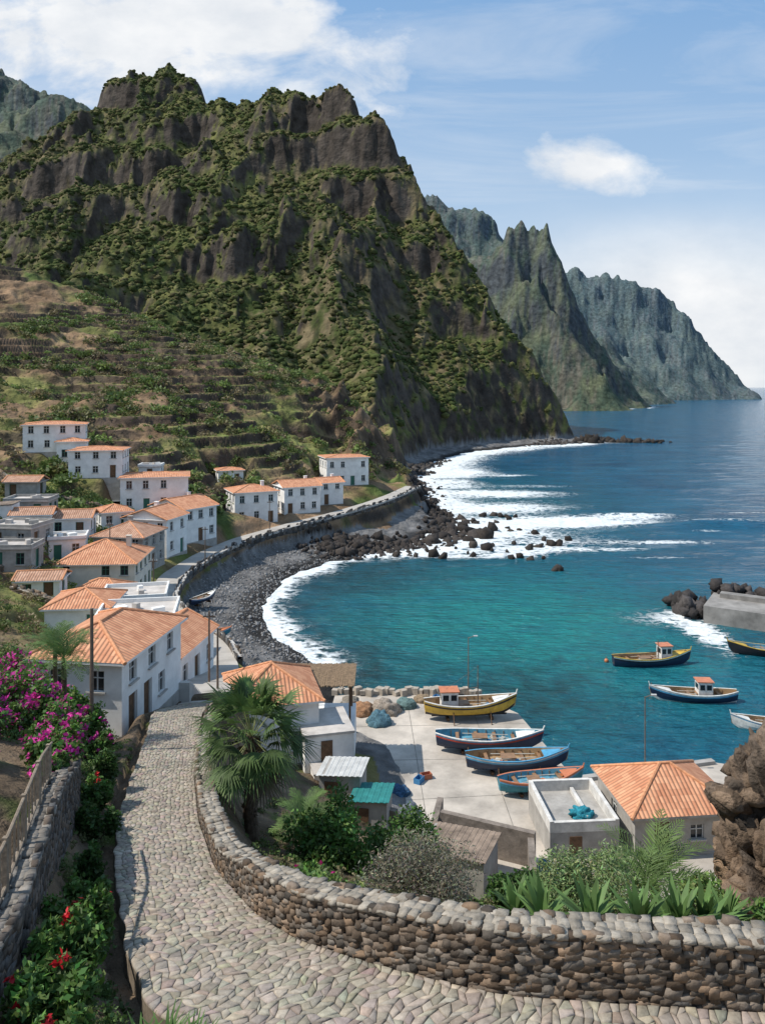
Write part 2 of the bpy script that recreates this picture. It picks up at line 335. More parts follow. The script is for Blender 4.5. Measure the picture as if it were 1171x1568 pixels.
H=np.where(Yg<740,np.minimum(H,lim+(Yg>240)*(dl>bw)*2.5*np.abs(fbm(Xg/9,Yg/9,3,90))*2),H)
def seg_near(X,Y,P):
    best=np.full(X.shape,1e9); z=np.zeros(X.shape)
    for (x0,y0,z0),(x1,y1,z1) in zip(P[:-1],P[1:]):
        dx,dy=x1-x0,y1-y0; t=np.clip(((X-x0)*dx+(Y-y0)*dy)/(dx*dx+dy*dy),0,1)
        dd=np.hypot(X-x0-t*dx,Y-y0-t*dy); c=dd<best; best=np.where(c,dd,best); z=np.where(c,z0+(z1-z0)*t,z)
    return best,z
n2=(Yr>0)&(Yr<215)
Hs=H[n2];Xs=Xg[n2];Ys=Yg[n2]
for h in HOUSES:
    a=np.radians(h['r']); lx=(Xs-h['x'])*math.cos(a)+(Ys-h['y'])*math.sin(a); ly=-(Xs-h['x'])*math.sin(a)+(Ys-h['y'])*math.cos(a)
    dd=np.maximum(np.maximum(np.abs(lx)-h['w']/2,np.abs(ly)-h['d']/2),0); w=1-sstep(.6,3,dd)
    Hs=Hs*(1-w)+(h['z']+.05)*w
bd,bz=seg_near(Xs,Ys,ROAD); w=1-sstep(1.5,3.2,bd); Hs=Hs*(1-w)+(bz-.12)*w
PC=[((a[0]+b[0])/2,(a[1]+b[1])/2,a[2]) for a,b in zip(PATH_L,PATH_R)]
bd,bz=seg_near(Xs,Ys,PC); w=1-sstep(1.7,3.0,bd); Hs=Hs*(1-w)+(bz-.15)*w
for fL in(0,1,.12,.25,.38,.5,.62,.75,.88):
    Pq=[(a[0]*(1-fL)+b[0]*fL,a[1]*(1-fL)+b[1]*fL,a[2]) for a,b in zip(PATH_L,PATH_R)]
    bd,bz=seg_near(Xs,Ys,Pq); Hs=np.where(bd<(.5 if fL in(0,1) else .7),np.minimum(Hs,bz-(.14 if fL in(0,1) else .5)),Hs)
H[n2]=Hs
def hz(x,y):
    x=np.atleast_1d(np.asarray(x,float));y=np.atleast_1d(np.asarray(y,float))
    r=np.clip(np.searchsorted(Yr,y)-1,0,len(Yr)-2); fy=np.clip((y-Yr[r])/(Yr[r+1]-Yr[r]),0,1)
    s=x/(y+30); c=(s-Sc[0])/(Sc[1]-Sc[0]); ci=np.clip(c.astype(int),0,len(Sc)-2); fx=np.clip(c-ci,0,1)
    return (H[r,ci]*(1-fx)+H[r,ci+1]*fx)*(1-fy)+(H[r+1,ci]*(1-fx)+H[r+1,ci+1]*fx)*fy
def hz1(x,y): return float(hz(x,y)[0])
Vt=np.stack([Xg,Yg,H],2)
du=np.zeros_like(Vt);dv=np.zeros_like(Vt)
du[:,1:-1]=Vt[:,2:]-Vt[:,:-2];du[:,0]=du[:,1];du[:,-1]=du[:,-2]
dv[1:-1]=Vt[2:]-Vt[:-2];dv[0]=dv[1];dv[-1]=dv[-2]
Nn=np.cross(du,dv); Nn/=np.linalg.norm(Nn,axis=2)[...,None]; nz=Nn[...,2]
def C(r,g,b): return np.array([r,g,b])
f1=fbm(Xg/30,Yg/30,5,101)[...,None]; f2=fbm(Xg/6,Yg/6,4,111)[...,None]; f3=fbm(Xg/110,Yg/110,3,121)[...,None]
green=C(.066,.086,.026)*(1+.5*f2); olive=C(.128,.130,.045)*(1+.4*f1); earth=C(.25,.165,.10)*(1+.45*f2); rock=C(.072,.060,.050)*(1+.6*f1)
def mixc(a,b,t): return a*(1-t)+b*t
nearw=sstep(300,240,Yg)[...,None]
col=mixc(green,olive,sstep(-.25,.4,f1+.5*f3))
col=mixc(col,C(.14,.112,.064)*(1+.4*f2),sstep(-.0,.5,f2*.8-f3*.5+.06))
nearcol=mixc(earth,olive*1.35,sstep(-.15,.35,f1+.4*f2)); nearcol=mixc(nearcol,green*1.5,sstep(.1,.45,fbm(Xg/14,Yg/14,3,131)[...,None]))
nearcol=mixc(nearcol,mixc(C(.26,.18,.11),C(.15,.19,.055),sstep(-.1,.15,fbm(Xg/20,Yg/9,3,133)[...,None])),TOP[...,None]*.6)
col=mixc(col,nearcol,nearw)
nzs=nz[...,None]+.16*f2+.08*f1
col=mixc(col,rock,sstep(.50,.33,nzs))
col=mixc(col,C(.14,.10,.068)*(1+.4*f2),sstep(.75,.55,nzs)*nearw*(H[...,None]>7)*.6)
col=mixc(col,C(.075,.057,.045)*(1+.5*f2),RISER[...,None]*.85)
pe=(SD[...,None]<13)&(H[...,None]<2.9)
peb=C(.18,.175,.17)*(1+.5*fbm(Xg/1.2,Yg/1.2,3,141)[...,None]); wet=sstep(.9,.2,H[...,None])
col=np.where(pe&(Yg[...,None]<500),mixc(peb,peb*.35,wet),col)
col=np.where((H[...,None]<1)&(SD[...,None]<3),col*.55,col)
painted_haze=(1-np.exp(-np.clip(Yg-600,0,None)/1300.))[...,None]*.9
col=mixc(col*np.where(Yg>800,.85,1)[...,None],C(.105,.165,.215),painted_haze)  # aerial haze painted into the terrain colour, bluer with distance
gcol=C(.17,.125,.085)*(1+.5*fbm(Xg*1.3,Yg*1.3,4,151)[...,None])
gn=sstep(62,48,Yg)[...,None]*sstep(2.5,4,H[...,None]); col=mixc(col,mixc(gcol,green*1.4,sstep(.1,.5,fbm(Xg/2,Yg/2,3,152)[...,None])),gn)
col=np.clip(col,.005,1)
nrw,ncl=Xg.shape
idx=np.arange(nrw*ncl).reshape(nrw,ncl)
Fq=np.stack([idx[:-1,:-1],idx[:-1,1:],idx[1:,1:],idx[1:,:-1]],2).reshape(-1,4)
mz=H.ravel()[Fq].max(1); Fq=Fq[mz>-3.5]
used=np.zeros(nrw*ncl,bool); used[Fq.ravel()]=True; remap=np.cumsum(used)-1
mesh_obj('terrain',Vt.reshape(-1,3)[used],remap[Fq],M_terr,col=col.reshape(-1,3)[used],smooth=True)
print('terrain',time.time()-T0)

# ------------------------------------------------------------ sea
py=np.arange(1460,598,-1.5); Yw=33000/(py-593); Yw=np.concatenate([[-60,0,20,30],Yw,Yw[-1]*1.12**np.arange(1,25)])
Sw=np.linspace(-.9,1.1,420); XW=Sw[None,:]*(Yw[:,None]+60); YW=np.repeat(Yw[:,None],len(Sw),1)
sdw=np.full(XW.shape,-500.); m=Yw<1400; sdw[m]=sdist(XW[m],YW[m]); dw=-sdw+1.8*fbm(XW/7,YW/7,3,210)
def gb(x,y,rx,ry,a): return a*np.exp(-((XW-x)/rx)**2-((YW-y)/ry)**2)
foam=np.where(YW<127,1.1*np.exp(-np.clip(dw,0,None)/2.5)*sstep(70,80,YW),0)
foam+=np.where((YW>=127)&(YW<238),1.0*np.exp(-np.clip(dw,0,None)/5.),0)
foam+=np.where((YW>=238)&(YW<420),1.25*np.exp(-(np.clip(dw,0,None)/13)**1.4),0)*sstep(112,94,XW)
foam+=gb(38,160,17,5.5,.95)+gb(22,152,12,7,.7)+gb(26,178,12,7,.6)+gb(31,203,14,6,.75)+gb(20,225,9,12,.6)+gb(24,255,12,10,.65)+gb(55,167,9,3,.6)+gb(5,134,12,5,.6)+gb(24,133,6,3,.7)+gb(20,128,7,2.5,.6)
foam+=gb(30,140,18,7,.38)+gb(30,185,26,30,.25)+gb(108,392,26,8,.65)+gb(36,88,2.2,7,.8)+gb(33,93,6,4,.4)+gb(38,133,9,1.6,.5)+gb(52,139,9,1.2,.5)+gb(68,158,10,1.2,.55)+gb(45,127,7,1,.45)
foam+=gb(62,150,3,.8,.5)+gb(80,172,9,1.2,.45)+gb(42,218,12,2.5,.45)+gb(40,245,10,3,.45)+gb(60,120,4,.6,.35)
foam+=np.where((YW>800),.9*np.exp(-np.abs(tent(XW,YW,RIDGES[9][0],1.15)+2)/3.),0)*(YW<1130)
foam*=(1+.5*fbm(XW/12,YW/6,3,220))
shal=np.exp(-((XW-15)/24)**2-((YW-90)/27)**2)+.4*np.exp(-((XW-25)/28)**2-((YW-190)/65)**2)*(dw<60)
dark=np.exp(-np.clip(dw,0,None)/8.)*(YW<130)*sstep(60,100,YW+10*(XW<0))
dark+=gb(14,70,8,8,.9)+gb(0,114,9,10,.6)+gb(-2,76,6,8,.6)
swell=np.exp(-((YW-157-.12*(XW-66))/2.2)**2-((XW-68)/14)**2)*1.1+np.exp(-((YW-168-.1*(XW-50))/1.6)**2-((XW-52)/12)**2)*.7
Z=np.where((YW<900),.06*fbm(XW/3,YW/2,3,201)+.3*fbm(XW/16,YW/6,2,203)*(YW>110)+swell,0)
idx=np.arange(XW.size).reshape(XW.shape)
Fw=np.stack([idx[:-1,:-1],idx[:-1,1:],idx[1:,1:],idx[1:,:-1]],2).reshape(-1,4)
mw,nt,b=new_mat('sea_water'); L=nt.links.new
at=nd(nt,'ShaderNodeAttribute',attribute_name='Col'); sp=nd(nt,'ShaderNodeSeparateColor'); L(at.outputs['Color'],sp.inputs[0])
geo=nd(nt,'ShaderNodeNewGeometry')
def noise(scale,detail=6,sx=1,sy=1,rough=.6):
    mp=nd(nt,'ShaderNodeMapping'); mp.inputs['Scale'].default_value=(sx,sy,1); L(geo.outputs['Position'],mp.inputs['Vector'])
    n_=nd(nt,'ShaderNodeTexNoise'); n_.inputs['Scale'].default_value=scale; n_.inputs['Detail'].default_value=detail; n_.inputs['Roughness'].default_value=rough; L(mp.outputs[0],n_.inputs['Vector']); return n_.outputs['Fac']
def M(op,a,bb=None,clamp=False):
    n_=nd(nt,'ShaderNodeMath',operation=op); n_.use_clamp=clamp
    for i,x in enumerate([a,bb]):
        if x is None: continue
        if isinstance(x,(int,float)): n_.inputs[i].default_value=x
        else: L(x,n_.inputs[i])
    return n_.outputs[0]
def mixn(f,a,c):
    n_=nd(nt,'ShaderNodeMix',data_type='RGBA'); L(f,n_.inputs[0])
    for i,x in((6,a),(7,c)):
        if isinstance(x,tuple): n_.inputs[i].default_value=(*x,1)
        else: L(x,n_.inputs[i])
    return n_.outputs[2]
big=M('MULTIPLY',M('SUBTRACT',noise(.035,5,1,2.2),.35),3.,True)
c0=mixn(big,(.005,.056,.118),(.012,.118,.205))
c1=mixn(M('MULTIPLY',sp.outputs[1],M('MULTIPLY',M('ADD',.1,noise(.16,4,1,1.5)),1.6),True),c0,(.016,.215,.215))
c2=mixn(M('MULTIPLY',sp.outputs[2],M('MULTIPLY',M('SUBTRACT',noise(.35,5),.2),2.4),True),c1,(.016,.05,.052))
rip=M('MULTIPLY',M('SUBTRACT',noise(.75,4,.8,2.4,.65),.4),4.,True)
c2b=mixn(M('MULTIPLY',rip,.36),c2,(.003,.035,.065))
web=M('MULTIPLY',M('ABSOLUTE',M('SUBTRACT',noise(.42,7,1,1.5,.62),.5)),8.)
fa=M('MULTIPLY',M('SUBTRACT',M('SUBTRACT',M('MULTIPLY',sp.outputs[0],1.5),M('MULTIPLY',web,.72)),.18),2.4,True)
capn=M('MULTIPLY',M('SUBTRACT',noise(.16,10,1,2.6,.8),.72),14.0,True)
fa=M('MAXIMUM',fa,M('MULTIPLY',capn,.6))
c3=mixn(fa,c2b,(.78,.82,.82)); L(c3,b.inputs['Base Color'])
b.inputs['IOR'].default_value=1.33
L(M('ADD',M('MULTIPLY',fa,.6),.12),b.inputs['Roughness'])
hh=M('ADD',M('ADD',M('MULTIPLY',noise(.55,5,1,2.2),.8),M('MULTIPLY',noise(.14,3,1,2.4),1.8)),M('MULTIPLY',noise(2.6,3,1,1.6),.14))
bp=nd(nt,'ShaderNodeBump'); bp.inputs['Strength'].default_value=1; bp.inputs['Distance'].default_value=1.05; L(M('ADD',hh,M('MULTIPLY',fa,.2)),bp.inputs['Height']); L(bp.outputs[0],b.inputs['Normal'])
mesh_obj('sea',np.stack([XW,YW,Z],2).reshape(-1,3),Fw,mw,col=np.clip(np.stack([foam,shal,dark],2),0,1.5).reshape(-1,3),smooth=True)

# ------------------------------------------------------------ strips: road, path
def resample(P,step):
    P=np.array(P,float); s=np.concatenate([[0],np.cumsum(np.linalg.norm(np.diff(P[:,:2],axis=0),axis=1))])
    n_=max(2,int(s[-1]/step)); t=np.linspace(0,s[-1],n_+1)
    Q=np.stack([np.interp(t,s,P[:,i]) for i in range(P.shape[1])],1)
    for _ in range(6):
        R=Q.copy(); R[1:-1]=(Q[:-2]+2*Q[1:-1]+Q[2:])/4; Q=R
    return Q
def normals2(Q):
    T=np.gradient(Q[:,:2],axis=0); T/=np.linalg.norm(T,axis=1)[:,None]; return np.stack([T[:,1],-T[:,0]],1)
Q=resample(ROAD,1.0)
def strip(name,Q,offs,zs,m,**k):
    V=[];F=[];Nr=normals2(Q);c=len(offs)
    for q,nn in zip(Q,Nr):
        for o,z in zip(offs,zs): V.append((q[0]+nn[0]*o,q[1]+nn[1]*o,q[2]+z))
    for i in range(len(Q)-1):
        for j in range(c-1):
            a=i*c+j; F.append([a,a+1,a+c+1,a+c])
    return mesh_obj(name,V,F,m,**k)
M_road=mat('road_concrete',(.40,.37,.33),.9,.5,.25,.2,9)
strip('road',Q,[-1.5,1.5],[0,0],M_road)
Qs=Q[Q[:,1]>60]
strip('road_coping',Qs,[1.47,1.47,2.03,2.03],[-.02,.22,.22,-.1],M_conc)
def smoothP(P,nf):
    P=np.array(P,float); t=np.linspace(0,len(P)-1,nf); q=np.stack([np.interp(t,np.arange(len(P)),P[:,i]) for i in range(3)],-1)
    for _ in range(int(nf/len(P)*1.5)): q[1:-1]=(q[:-2]+2*q[1:-1]+q[2:])/4
    return q
LL=smoothP(PATH_L,700);RR=smoothP(PATH_R,700)
cen=(LL+RR)/2; s=np.concatenate([[0],np.cumsum(np.linalg.norm(np.diff(cen[:,:2],axis=0),axis=1))])
rows=int(s[-1]/.17); t=np.linspace(0,s[-1],rows+1)
Lr=np.stack([np.interp(t,s,LL[:,i]) for i in range(3)],1); Rr=np.stack([np.interp(t,s,RR[:,i]) for i in range(3)],1)
edge_w=.12*fbm(np.arange(rows+1)/6.,np.zeros(rows+1),3,9); Lr[:,0]+=edge_w
cols=17
V=[];F=[]
for a,c in zip(Lr,Rr): V+= [(a[0],a[1],a[2]-.5),(a[0],a[1],a[2]-.035),(c[0],c[1],c[2]-.035),(c[0],c[1],c[2]-.5)]
for i in range(rows):
    for j in range(3): F.append([4*i+j,4*i+j+1,4*i+j+5,4*i+j+4])
mesh_obj('path_bedding',V,F,mat('path_earth',(.19,.155,.115),.95,5,.4,.3))
jt=rng.uniform(-.36,.36,(rows+1,cols+1)); ju=rng.uniform(-.36,.36,(rows+1,cols+1)); ju[:,0]=0;ju[:,-1]=0
def PP(i,u):
    i=np.clip(i,0,rows); i0=np.minimum(i.astype(int),rows-1); f=(i-i0)[...,None]
    l=Lr[i0]*(1-f)+Lr[i0+1]*f; r=Rr[i0]*(1-f)+Rr[i0+1]*f; return l*(1-u[...,None])+r*u[...,None]
I,J=np.meshgrid(np.arange(rows+1),np.arange(cols+1),indexing='ij')
Pg=PP(I+jt+.5*np.sin(J*1.1+I*.05),np.clip((J+ju+ (I%2)*.4*(J>0)*(J<cols))/cols,0,1))
a=Pg[:-1,:-1].reshape(-1,3);b_=Pg[:-1,1:].reshape(-1,3);c_=Pg[1:,1:].reshape(-1,3);d_=Pg[1:,:-1].reshape(-1,3)
K=np.stack([a,b_,c_,d_],1); ce=K.mean(1,keepdims=True)
hgt=rng.uniform(-.012,.012,(len(K),1))
def ring(sh,z):
    r=ce+(K-ce)*sh; r=r.copy(); r[...,2]+=z+hgt; return r
R0=ring(.97,-.05);R1=ring(.93,-.006);R2=ring(.72,.012)
V=np.concatenate([R0,R1,R2],1); base=(np.arange(len(K))*12)[:,None,None]
tf=[[0,1,5,4],[1,2,6,5],[2,3,7,6],[3,0,4,7],[4,5,9,8],[5,6,10,9],[6,7,11,10],[7,4,8,11],[8,9,10,11]]
F=(np.array(tf)[None]+base).reshape(-1,4)
g=rng.uniform(.74,1.2,(len(K),1)); pat=.22*fbm(ce[:,0,0]/1.5,ce[:,0,1]/1.5,3,3)[:,None]; cc=np.array([.31,.268,.215])*(g+pat)*(1+rng.normal(0,.035,(len(K),3)))
mesh_obj('cobbled_path',V.reshape(-1,3),F,M_cob,col=np.repeat(cc,12,0))
# ------------------------------------------------------------ stone walls
def stone_wall(name,P,thick=.45,ss=.26,tone=(.16,.125,.095),cap=True,capc=(.31,.275,.225)):
    Q=resample(P,ss); Nn_=normals2(Q); V=[];F=[]
    th=thick/2-.04
    for q,nn in zip(Q,Nn_):
        V+=[(q[0]-nn[0]*th,q[1]-nn[1]*th,q[2]-.4),(q[0]-nn[0]*th,q[1]-nn[1]*th,q[3]-.02),(q[0]+nn[0]*th,q[1]+nn[1]*th,q[3]-.02),(q[0]+nn[0]*th,q[1]+nn[1]*th,q[2]-.4)]
    m=len(Q)
    for i in range(m-1):
        for j in range(3): a=i*4+j; F.append([a,a+1,a+5,a+4])
    F.append([0,1,2,3]); F.append([(m-1)*4+k for k in(3,2,1,0)])
    e=empty(name)
    mesh_obj('mortar_core',V,F,M_mortar,parent=e)
    O=[];Rm=[];Cc=[]
    for i in range(m-1):
        q=(Q[i]+Q[i+1])/2; nn=(Nn_[i]+Nn_[i+1])/2; dx,dy=-nn[1],nn[0]; sl=(Q[i+1,3]-Q[i,3])/np.hypot(*(Q[i+1,:2]-Q[i,:2]))*(1 if (Q[i+1,0]-Q[i,0])*dx+(Q[i+1,1]-Q[i,1])*dy>0 else -1)
        for side in(-1,1):
            z=q[2]-.1-random.random()*ss*.5
            while z<q[3]-.05:
                hh_=ss*random.uniform(.35,.95); sz=ss*random.uniform(.8,1.55); o=random.uniform(-.5,.5)*ss
                O.append((q[0]+nn[0]*side*th+dx*o,q[1]+nn[1]*side*th+dy*o,z+hh_/2+sl*o)) 
                R_=np.array([[dx*sz,nn[0]*.14,0],[dy*sz,nn[1]*.14,0],[sl*sz,0,hh_*1.1]]); an=random.uniform(-.25,.25)
                rx=np.array([[math.cos(an),0,-math.sin(an)],[0,1,0],[math.sin(an),0,math.cos(an)]])
                Rm.append(R_@rx); g=random.uniform(.4,1.5); w=random.uniform(-.12,.16)
                Cc.append((tone[0]*g*(1+w),tone[1]*g,tone[2]*g*(1-w)))
                z+=hh_*.93
        if cap:
            for k_ in(-.55,0,.55):
                O.append((q[0]+nn[0]*k_*thick*.66+dx*random.uniform(-.06,.06),q[1]+nn[1]*k_*thick*.66+dy*random.uniform(-.06,.06),q[3]+random.uniform(-.012,.012)))
                hh_=random.uniform(.07,.1); Rm.append(np.array([[dx*ss*random.uniform(.85,1.25),nn[0]*thick*random.uniform(.36,.5),0],[dy*ss*random.uniform(.85,1.25),nn[1]*thick*random.uniform(.36,.5),0],[sl*ss,0,hh_]]))
                g=random.uniform(.7,1.2); Cc.append(tuple(c*g for c in capc))
    V,F,Cl=inst(ST[0],ST[1],np.array(Rm),np.array(O),np.array(Cc),.045)
    mesh_obj('stones',V,F,M_stone,col=Cl,parent=e)
    return e
sel=[r for r in PATH_R if r[1]<=33][0:]
wl=[]
for i,(x,y,z) in enumerate(sel):
    nx,ny=[(1,.1),(1,.1),(1,.2),(1,.25),(.8,.5),(.7,.6),(.5,.8),(.2,1),(.05,1),(0,1),(0,1)][i]; l=math.hypot(nx,ny)
    wh=[.35,.4,.45,.55,.8,.85,.9,.95,.95,.95,.95][i]
    wl.append((x+nx/l*.3,y+ny/l*.3,z-.1,z+wh))
stone_wall('stone_parapet_wall',wl,.5,.19)
stone_wall('stone_parapet_wall',[(-7.35,33,12.9,13.35),(-7.9,36,12.2,12.7),(-8.2,39.5,11.2,11.7),(-8.4,44,9.7,10.3)],.4,.28)
stone_wall('stone_retaining_wall',[(-5.6,8.5,16.5,19.4),(-6.3,13.2,15.6,18.65),(-7.75,18.2,14.8,18.0),(-8.5,20.8,14.4,17.2),(-9.5,24,13.6,15.9)],.45,.24,tone=(.105,.092,.082),capc=(.20,.18,.155))
wl=[(q[0]+n_[0]*1.75,q[1]+n_[1]*1.75,q[2]-4.6,q[2]+.05) for q,n_ in zip(Qs,normals2(Qs))]
stone_wall('harbour_retaining_wall',wl,.5,.75,tone=(.10,.09,.082),cap=False)
e=empty('wooden_railing'); b=B()
RP=[(-6.0,9.8,19.2),(-6.45,13.2,18.65),(-7.9,18.2,18.0),(-8.6,20.4,17.3)]
Qr=resample(RP,.22)
for i,q in enumerate(Qr):
    if i%9==0: b.box((q[0],q[1],q[2]+.5),(.09,.09,1.05))
    elif i%2==0: b.box((q[0],q[1],q[2]+.5),(.03,.03,.85))
for q0,q1 in zip(Qr[:-1],Qr[1:]):
    for hh_ in(.15,.95): b.cyl((q0[0],q0[1],q0[2]+hh_),(q1[0],q1[1],q1[2]+hh_),.035,n=6)
b.make('rails_and_posts',[mat('weathered_timber',(.24,.19,.14),.85,6,.4,.3)],e)

# ------------------------------------------------------------ houses
def build_house(h):
    w,d,H_=h['w'],h['d'],h['h']; e=empty(h['n'],(h['x'],h['y'],h['z']),math.radians(h['r']))
    wb=B();gb_=B();fb=B()
    faces=[((-w/2,-d/2),(w/2,-d/2),w,'F'),((w/2,-d/2),(w/2,d/2),d,'R'),((w/2,d/2),(-w/2,d/2),w,'B'),((-w/2,d/2),(-w/2,-d/2),d,'L')]
    two=H_>4; flo=[0,H_*.5] if two else [0]
    for (p0,p1,ln,tag) in faces:
        ux,uy=(p1[0]-p0[0])/ln,(p1[1]-p0[1])/ln; nx,ny=uy,-ux
        ops=h.get('op',{}).get(tag)
        if ops is None:
            ops=[]; nc=max(1,int(ln/2.0)); doorc=random.randrange(nc)
            for fi,fz in enumerate(flo):
                for c in range(nc):
                    cx=(c+.5)*ln/nc+random.uniform(-.08,.08)
                    if tag=='B' : continue
                    if fi==0 and c==doorc and tag!='L': ops.append((cx,.05,.95,2.05,'d'))
                    elif random.random()<.9: 
                        zz=fz+.95 if H_>2.5 else fz+.8; hh_=min(1.2,(H_/len(flo))-1.15)
                        ops.append((cx,zz,.85,hh_,'w'))
        us=sorted(set([0,ln]+[o[0]-o[2]/2 for o in ops]+[o[0]+o[2]/2 for o in ops])); zs=sorted(set([-3.5,H_]+[o[1] for o in ops]+[o[1]+o[3] for o in ops]))
        def P(u,z,o=0): return (p0[0]+ux*u+nx*o,p0[1]+uy*u+ny*o,z)
        for u0,u1 in zip(us[:-1],us[1:]):
            for z0,z1 in zip(zs[:-1],zs[1:]):
                um,zm=(u0+u1)/2,(z0+z1)/2
                if any(abs(um-o[0])<o[2]/2 and o[1]<zm<o[1]+o[3] for o in ops): continue
                wb.quad([P(u0,z0),P(u1,z0),P(u1,z1),P(u0,z1)])
        for o in ops:
            a0,a1,z0,z1=o[0]-o[2]/2,o[0]+o[2]/2,o[1],o[1]+o[3]; dp=-.16
            wb.quad([P(a0,z0),P(a0,z1),P(a0,z1,dp),P(a0,z0,dp)]); wb.quad([P(a1,z1),P(a1,z0),P(a1,z0,dp),P(a1,z1,dp)])
            wb.quad([P(a0,z1),P(a1,z1),P(a1,z1,dp),P(a0,z1,dp)]); wb.quad([P(a1,z0),P(a0,z0),P(a0,z0,dp),P(a1,z0,dp)])
            rz=math.atan2(uy,ux)
            if o[4]=='d':
                gb_.quad([P(a0,z0,dp),P(a1,z0,dp),P(a1,z1,dp),P(a0,z1,dp)],1)
            else:
                gb_.quad([P(a0,z0,dp),P(a1,z0,dp),P(a1,z1,dp),P(a0,z1,dp)],0)
                fb.box(P((a0+a1)/2,(z0+z1)/2,dp+.03),(.06,.05,z1-z0),rz); fb.box(P((a0+a1)/2,z0+(z1-z0)*.62,dp+.033),(a1-a0,.04,.05),rz)
            for a_ in(a0+.03,a1-.03): fb.box(P(a_,(z0+z1)/2,dp+.035),(.07,.06,z1-z0-.002),rz)
            fb.box(P((a0+a1)/2,z1-.035,dp+.037),(a1-a0-.15,.06,.07),rz)
            if o[4]=='w': fb.box(P((a0+a1)/2,z0-.05,.05),(a1-a0+.2,.16,.08),rz,1)
    wb.make('walls',[h['mat']],e); gb_.make('panes_and_doors',[M_glass,random.choice([M_green,M_brown,M_brown])],e); fb.make('frames',[random.choice([M_frame,M_frame,M_green]),M_conc],e)
    pb=B(); pb.box((0,0,-1.55),(w+.08,d+.08,4.0-.6)); pb.make('plinth',[M_grey],e)
    rb=B(); ov=.32; tile=h.get('tile',M_tile); W,D=w/2+ov,d/2+ov; kind=h['roof']
    def face(pts,ed,sl):
        ed=Vector(ed).normalized(); sl=Vector(sl).normalized()
        uv=[(Vector(p).dot(ed)+50,Vector(p).dot(sl)+50) for p in pts]; rb.quad(pts,0,uv)
    z0=H_+.02
    if kind in('hip','low'):
        rh=h.get('rh',.7) if kind=='hip' else .42
        if w>=d: r=(W-D); A_=(-r,0,z0+rh);B_=(r,0,z0+rh)
        else: r=(D-W); A_=(0,-r,z0+rh);B_=(0,r,z0+rh)
        c=[(-W,-D,z0),(W,-D,z0),(W,D,z0),(-W,D,z0)]
        if w>=d:
            face([c[0],c[1],B_,A_],(1,0,0),(0,D,rh)); face([c[2],c[3],A_,B_],(1,0,0),(0,-D,rh)); face([c[1],c[2],B_],(0,1,0),(-D,0,rh)); face([c[3],c[0],A_],(0,1,0),(D,0,rh))
            hips=[(c[0],A_),(c[3],A_),(c[1],B_),(c[2],B_),(A_,B_)]
        else:
            face([c[1],c[2],B_,A_],(0,1,0),(-W,0,rh)); face([c[3],c[0],A_,B_],(0,1,0),(W,0,rh)); face([c[0],c[1],A_],(1,0,0),(0,W,rh)); face([c[2],c[3],B_],(1,0,0),(0,-W,rh))
            hips=[(c[0],A_),(c[1],A_),(c[3],B_),(c[2],B_),(A_,B_)]
    elif kind=='gable':
        rh=h.get('rh',1.2); A_=(-W,0,z0+rh);B_=(W,0,z0+rh); c=[(-W,-D,z0),(W,-D,z0),(W,D,z0),(-W,D,z0)]
        face([c[0],c[1],B_,A_],(1,0,0),(0,D,rh)); face([c[2],c[3],A_,B_],(1,0,0),(0,-D,rh)); hips=[(A_,B_),(c[0],A_),(c[3],A_),(c[1],B_),(c[2],B_)]
        g=B()
        for sx in(-1,1): g.quad([(sx*w/2,-d/2,H_),(sx*w/2,d/2,H_),(sx*w/2,0,H_+rh-.04)])
        g.make('gable_ends',[h['mat']],e)
    if kind=='flat':
        f=B(); f.box((0,0,H_+.06),(w+.3,d+.3,.16)); 
        for sx in(-1,1): f.box((sx*(w/2+.05),0,H_+.3),(.16,d+.26,.36),0,1)
        f.box((0,-d/2-.04,H_+.29),(w-.1,.15,.34),0,1); f.box((0,d/2+.04,H_+.29),(w-.1,.15,.34),0,1)
        for _ in range(3): f.box((random.uniform(-.3,.3)*w,random.uniform(-.3,.3)*d,H_+.35),(random.uniform(.4,1.1),random.uniform(.4,.9),.5),random.random(),random.choice([0,1]))
        f.make('flat_roof',[M_slab,h['mat']],e)
    else:
        rb.make('tiled_roof',[tile],e)
        s=B(); s.box((0,0,z0-.075),(2*W-.02,2*D-.02,.14)); s.make('eaves',[h['mat']],e)
        cb=B()
        for p,q in hips: cb.cyl(p,q,.1,n=7)
        cb.make('ridge_tiles',[mat('ridge_cap',(.62,.29,.15),.85,4,.4,.2)],e,smooth=True)
        if h['h']>4.15 and kind!='low':
            cb=B(); cx,cy=w*.28,d*.12; cb.box((cx,cy,z0+rh*.8),(.5,.5,1.2)); cb.box((cx,cy,z0+rh*.8+.63),(.62,.62,.07)); cb.make('chimney',[h['mat']],e)
    return e
for h in HOUSES:
    if h['n']=='corner_house':
        h['op']={'R':[(1.2,.05,.95,2.1,'d'),(2.9,.05,.95,2.1,'d'),(4.6,.9,.8,1.1,'w'),(1.2,2.75,.8,1.0,'w'),(3.4,2.75,.85,1.0,'w'),(5.7,2.75,.8,1.0,'w')],'F':[(1.4,2.6,.8,1.0,'w'),(3.5,2.6,.8,1.0,'w')]}
    build_house(h)
def simple(name,boxes,mats):
    c=boxes[0][0]; e=empty(name,c); b=B()
    for (cc,dd,rz,mi) in boxes: b.box((cc[0]-c[0],cc[1]-c[1],cc[2]-c[2]),dd,rz,mi)
    b.make('body',mats,e); return e
r14=math.radians(14)
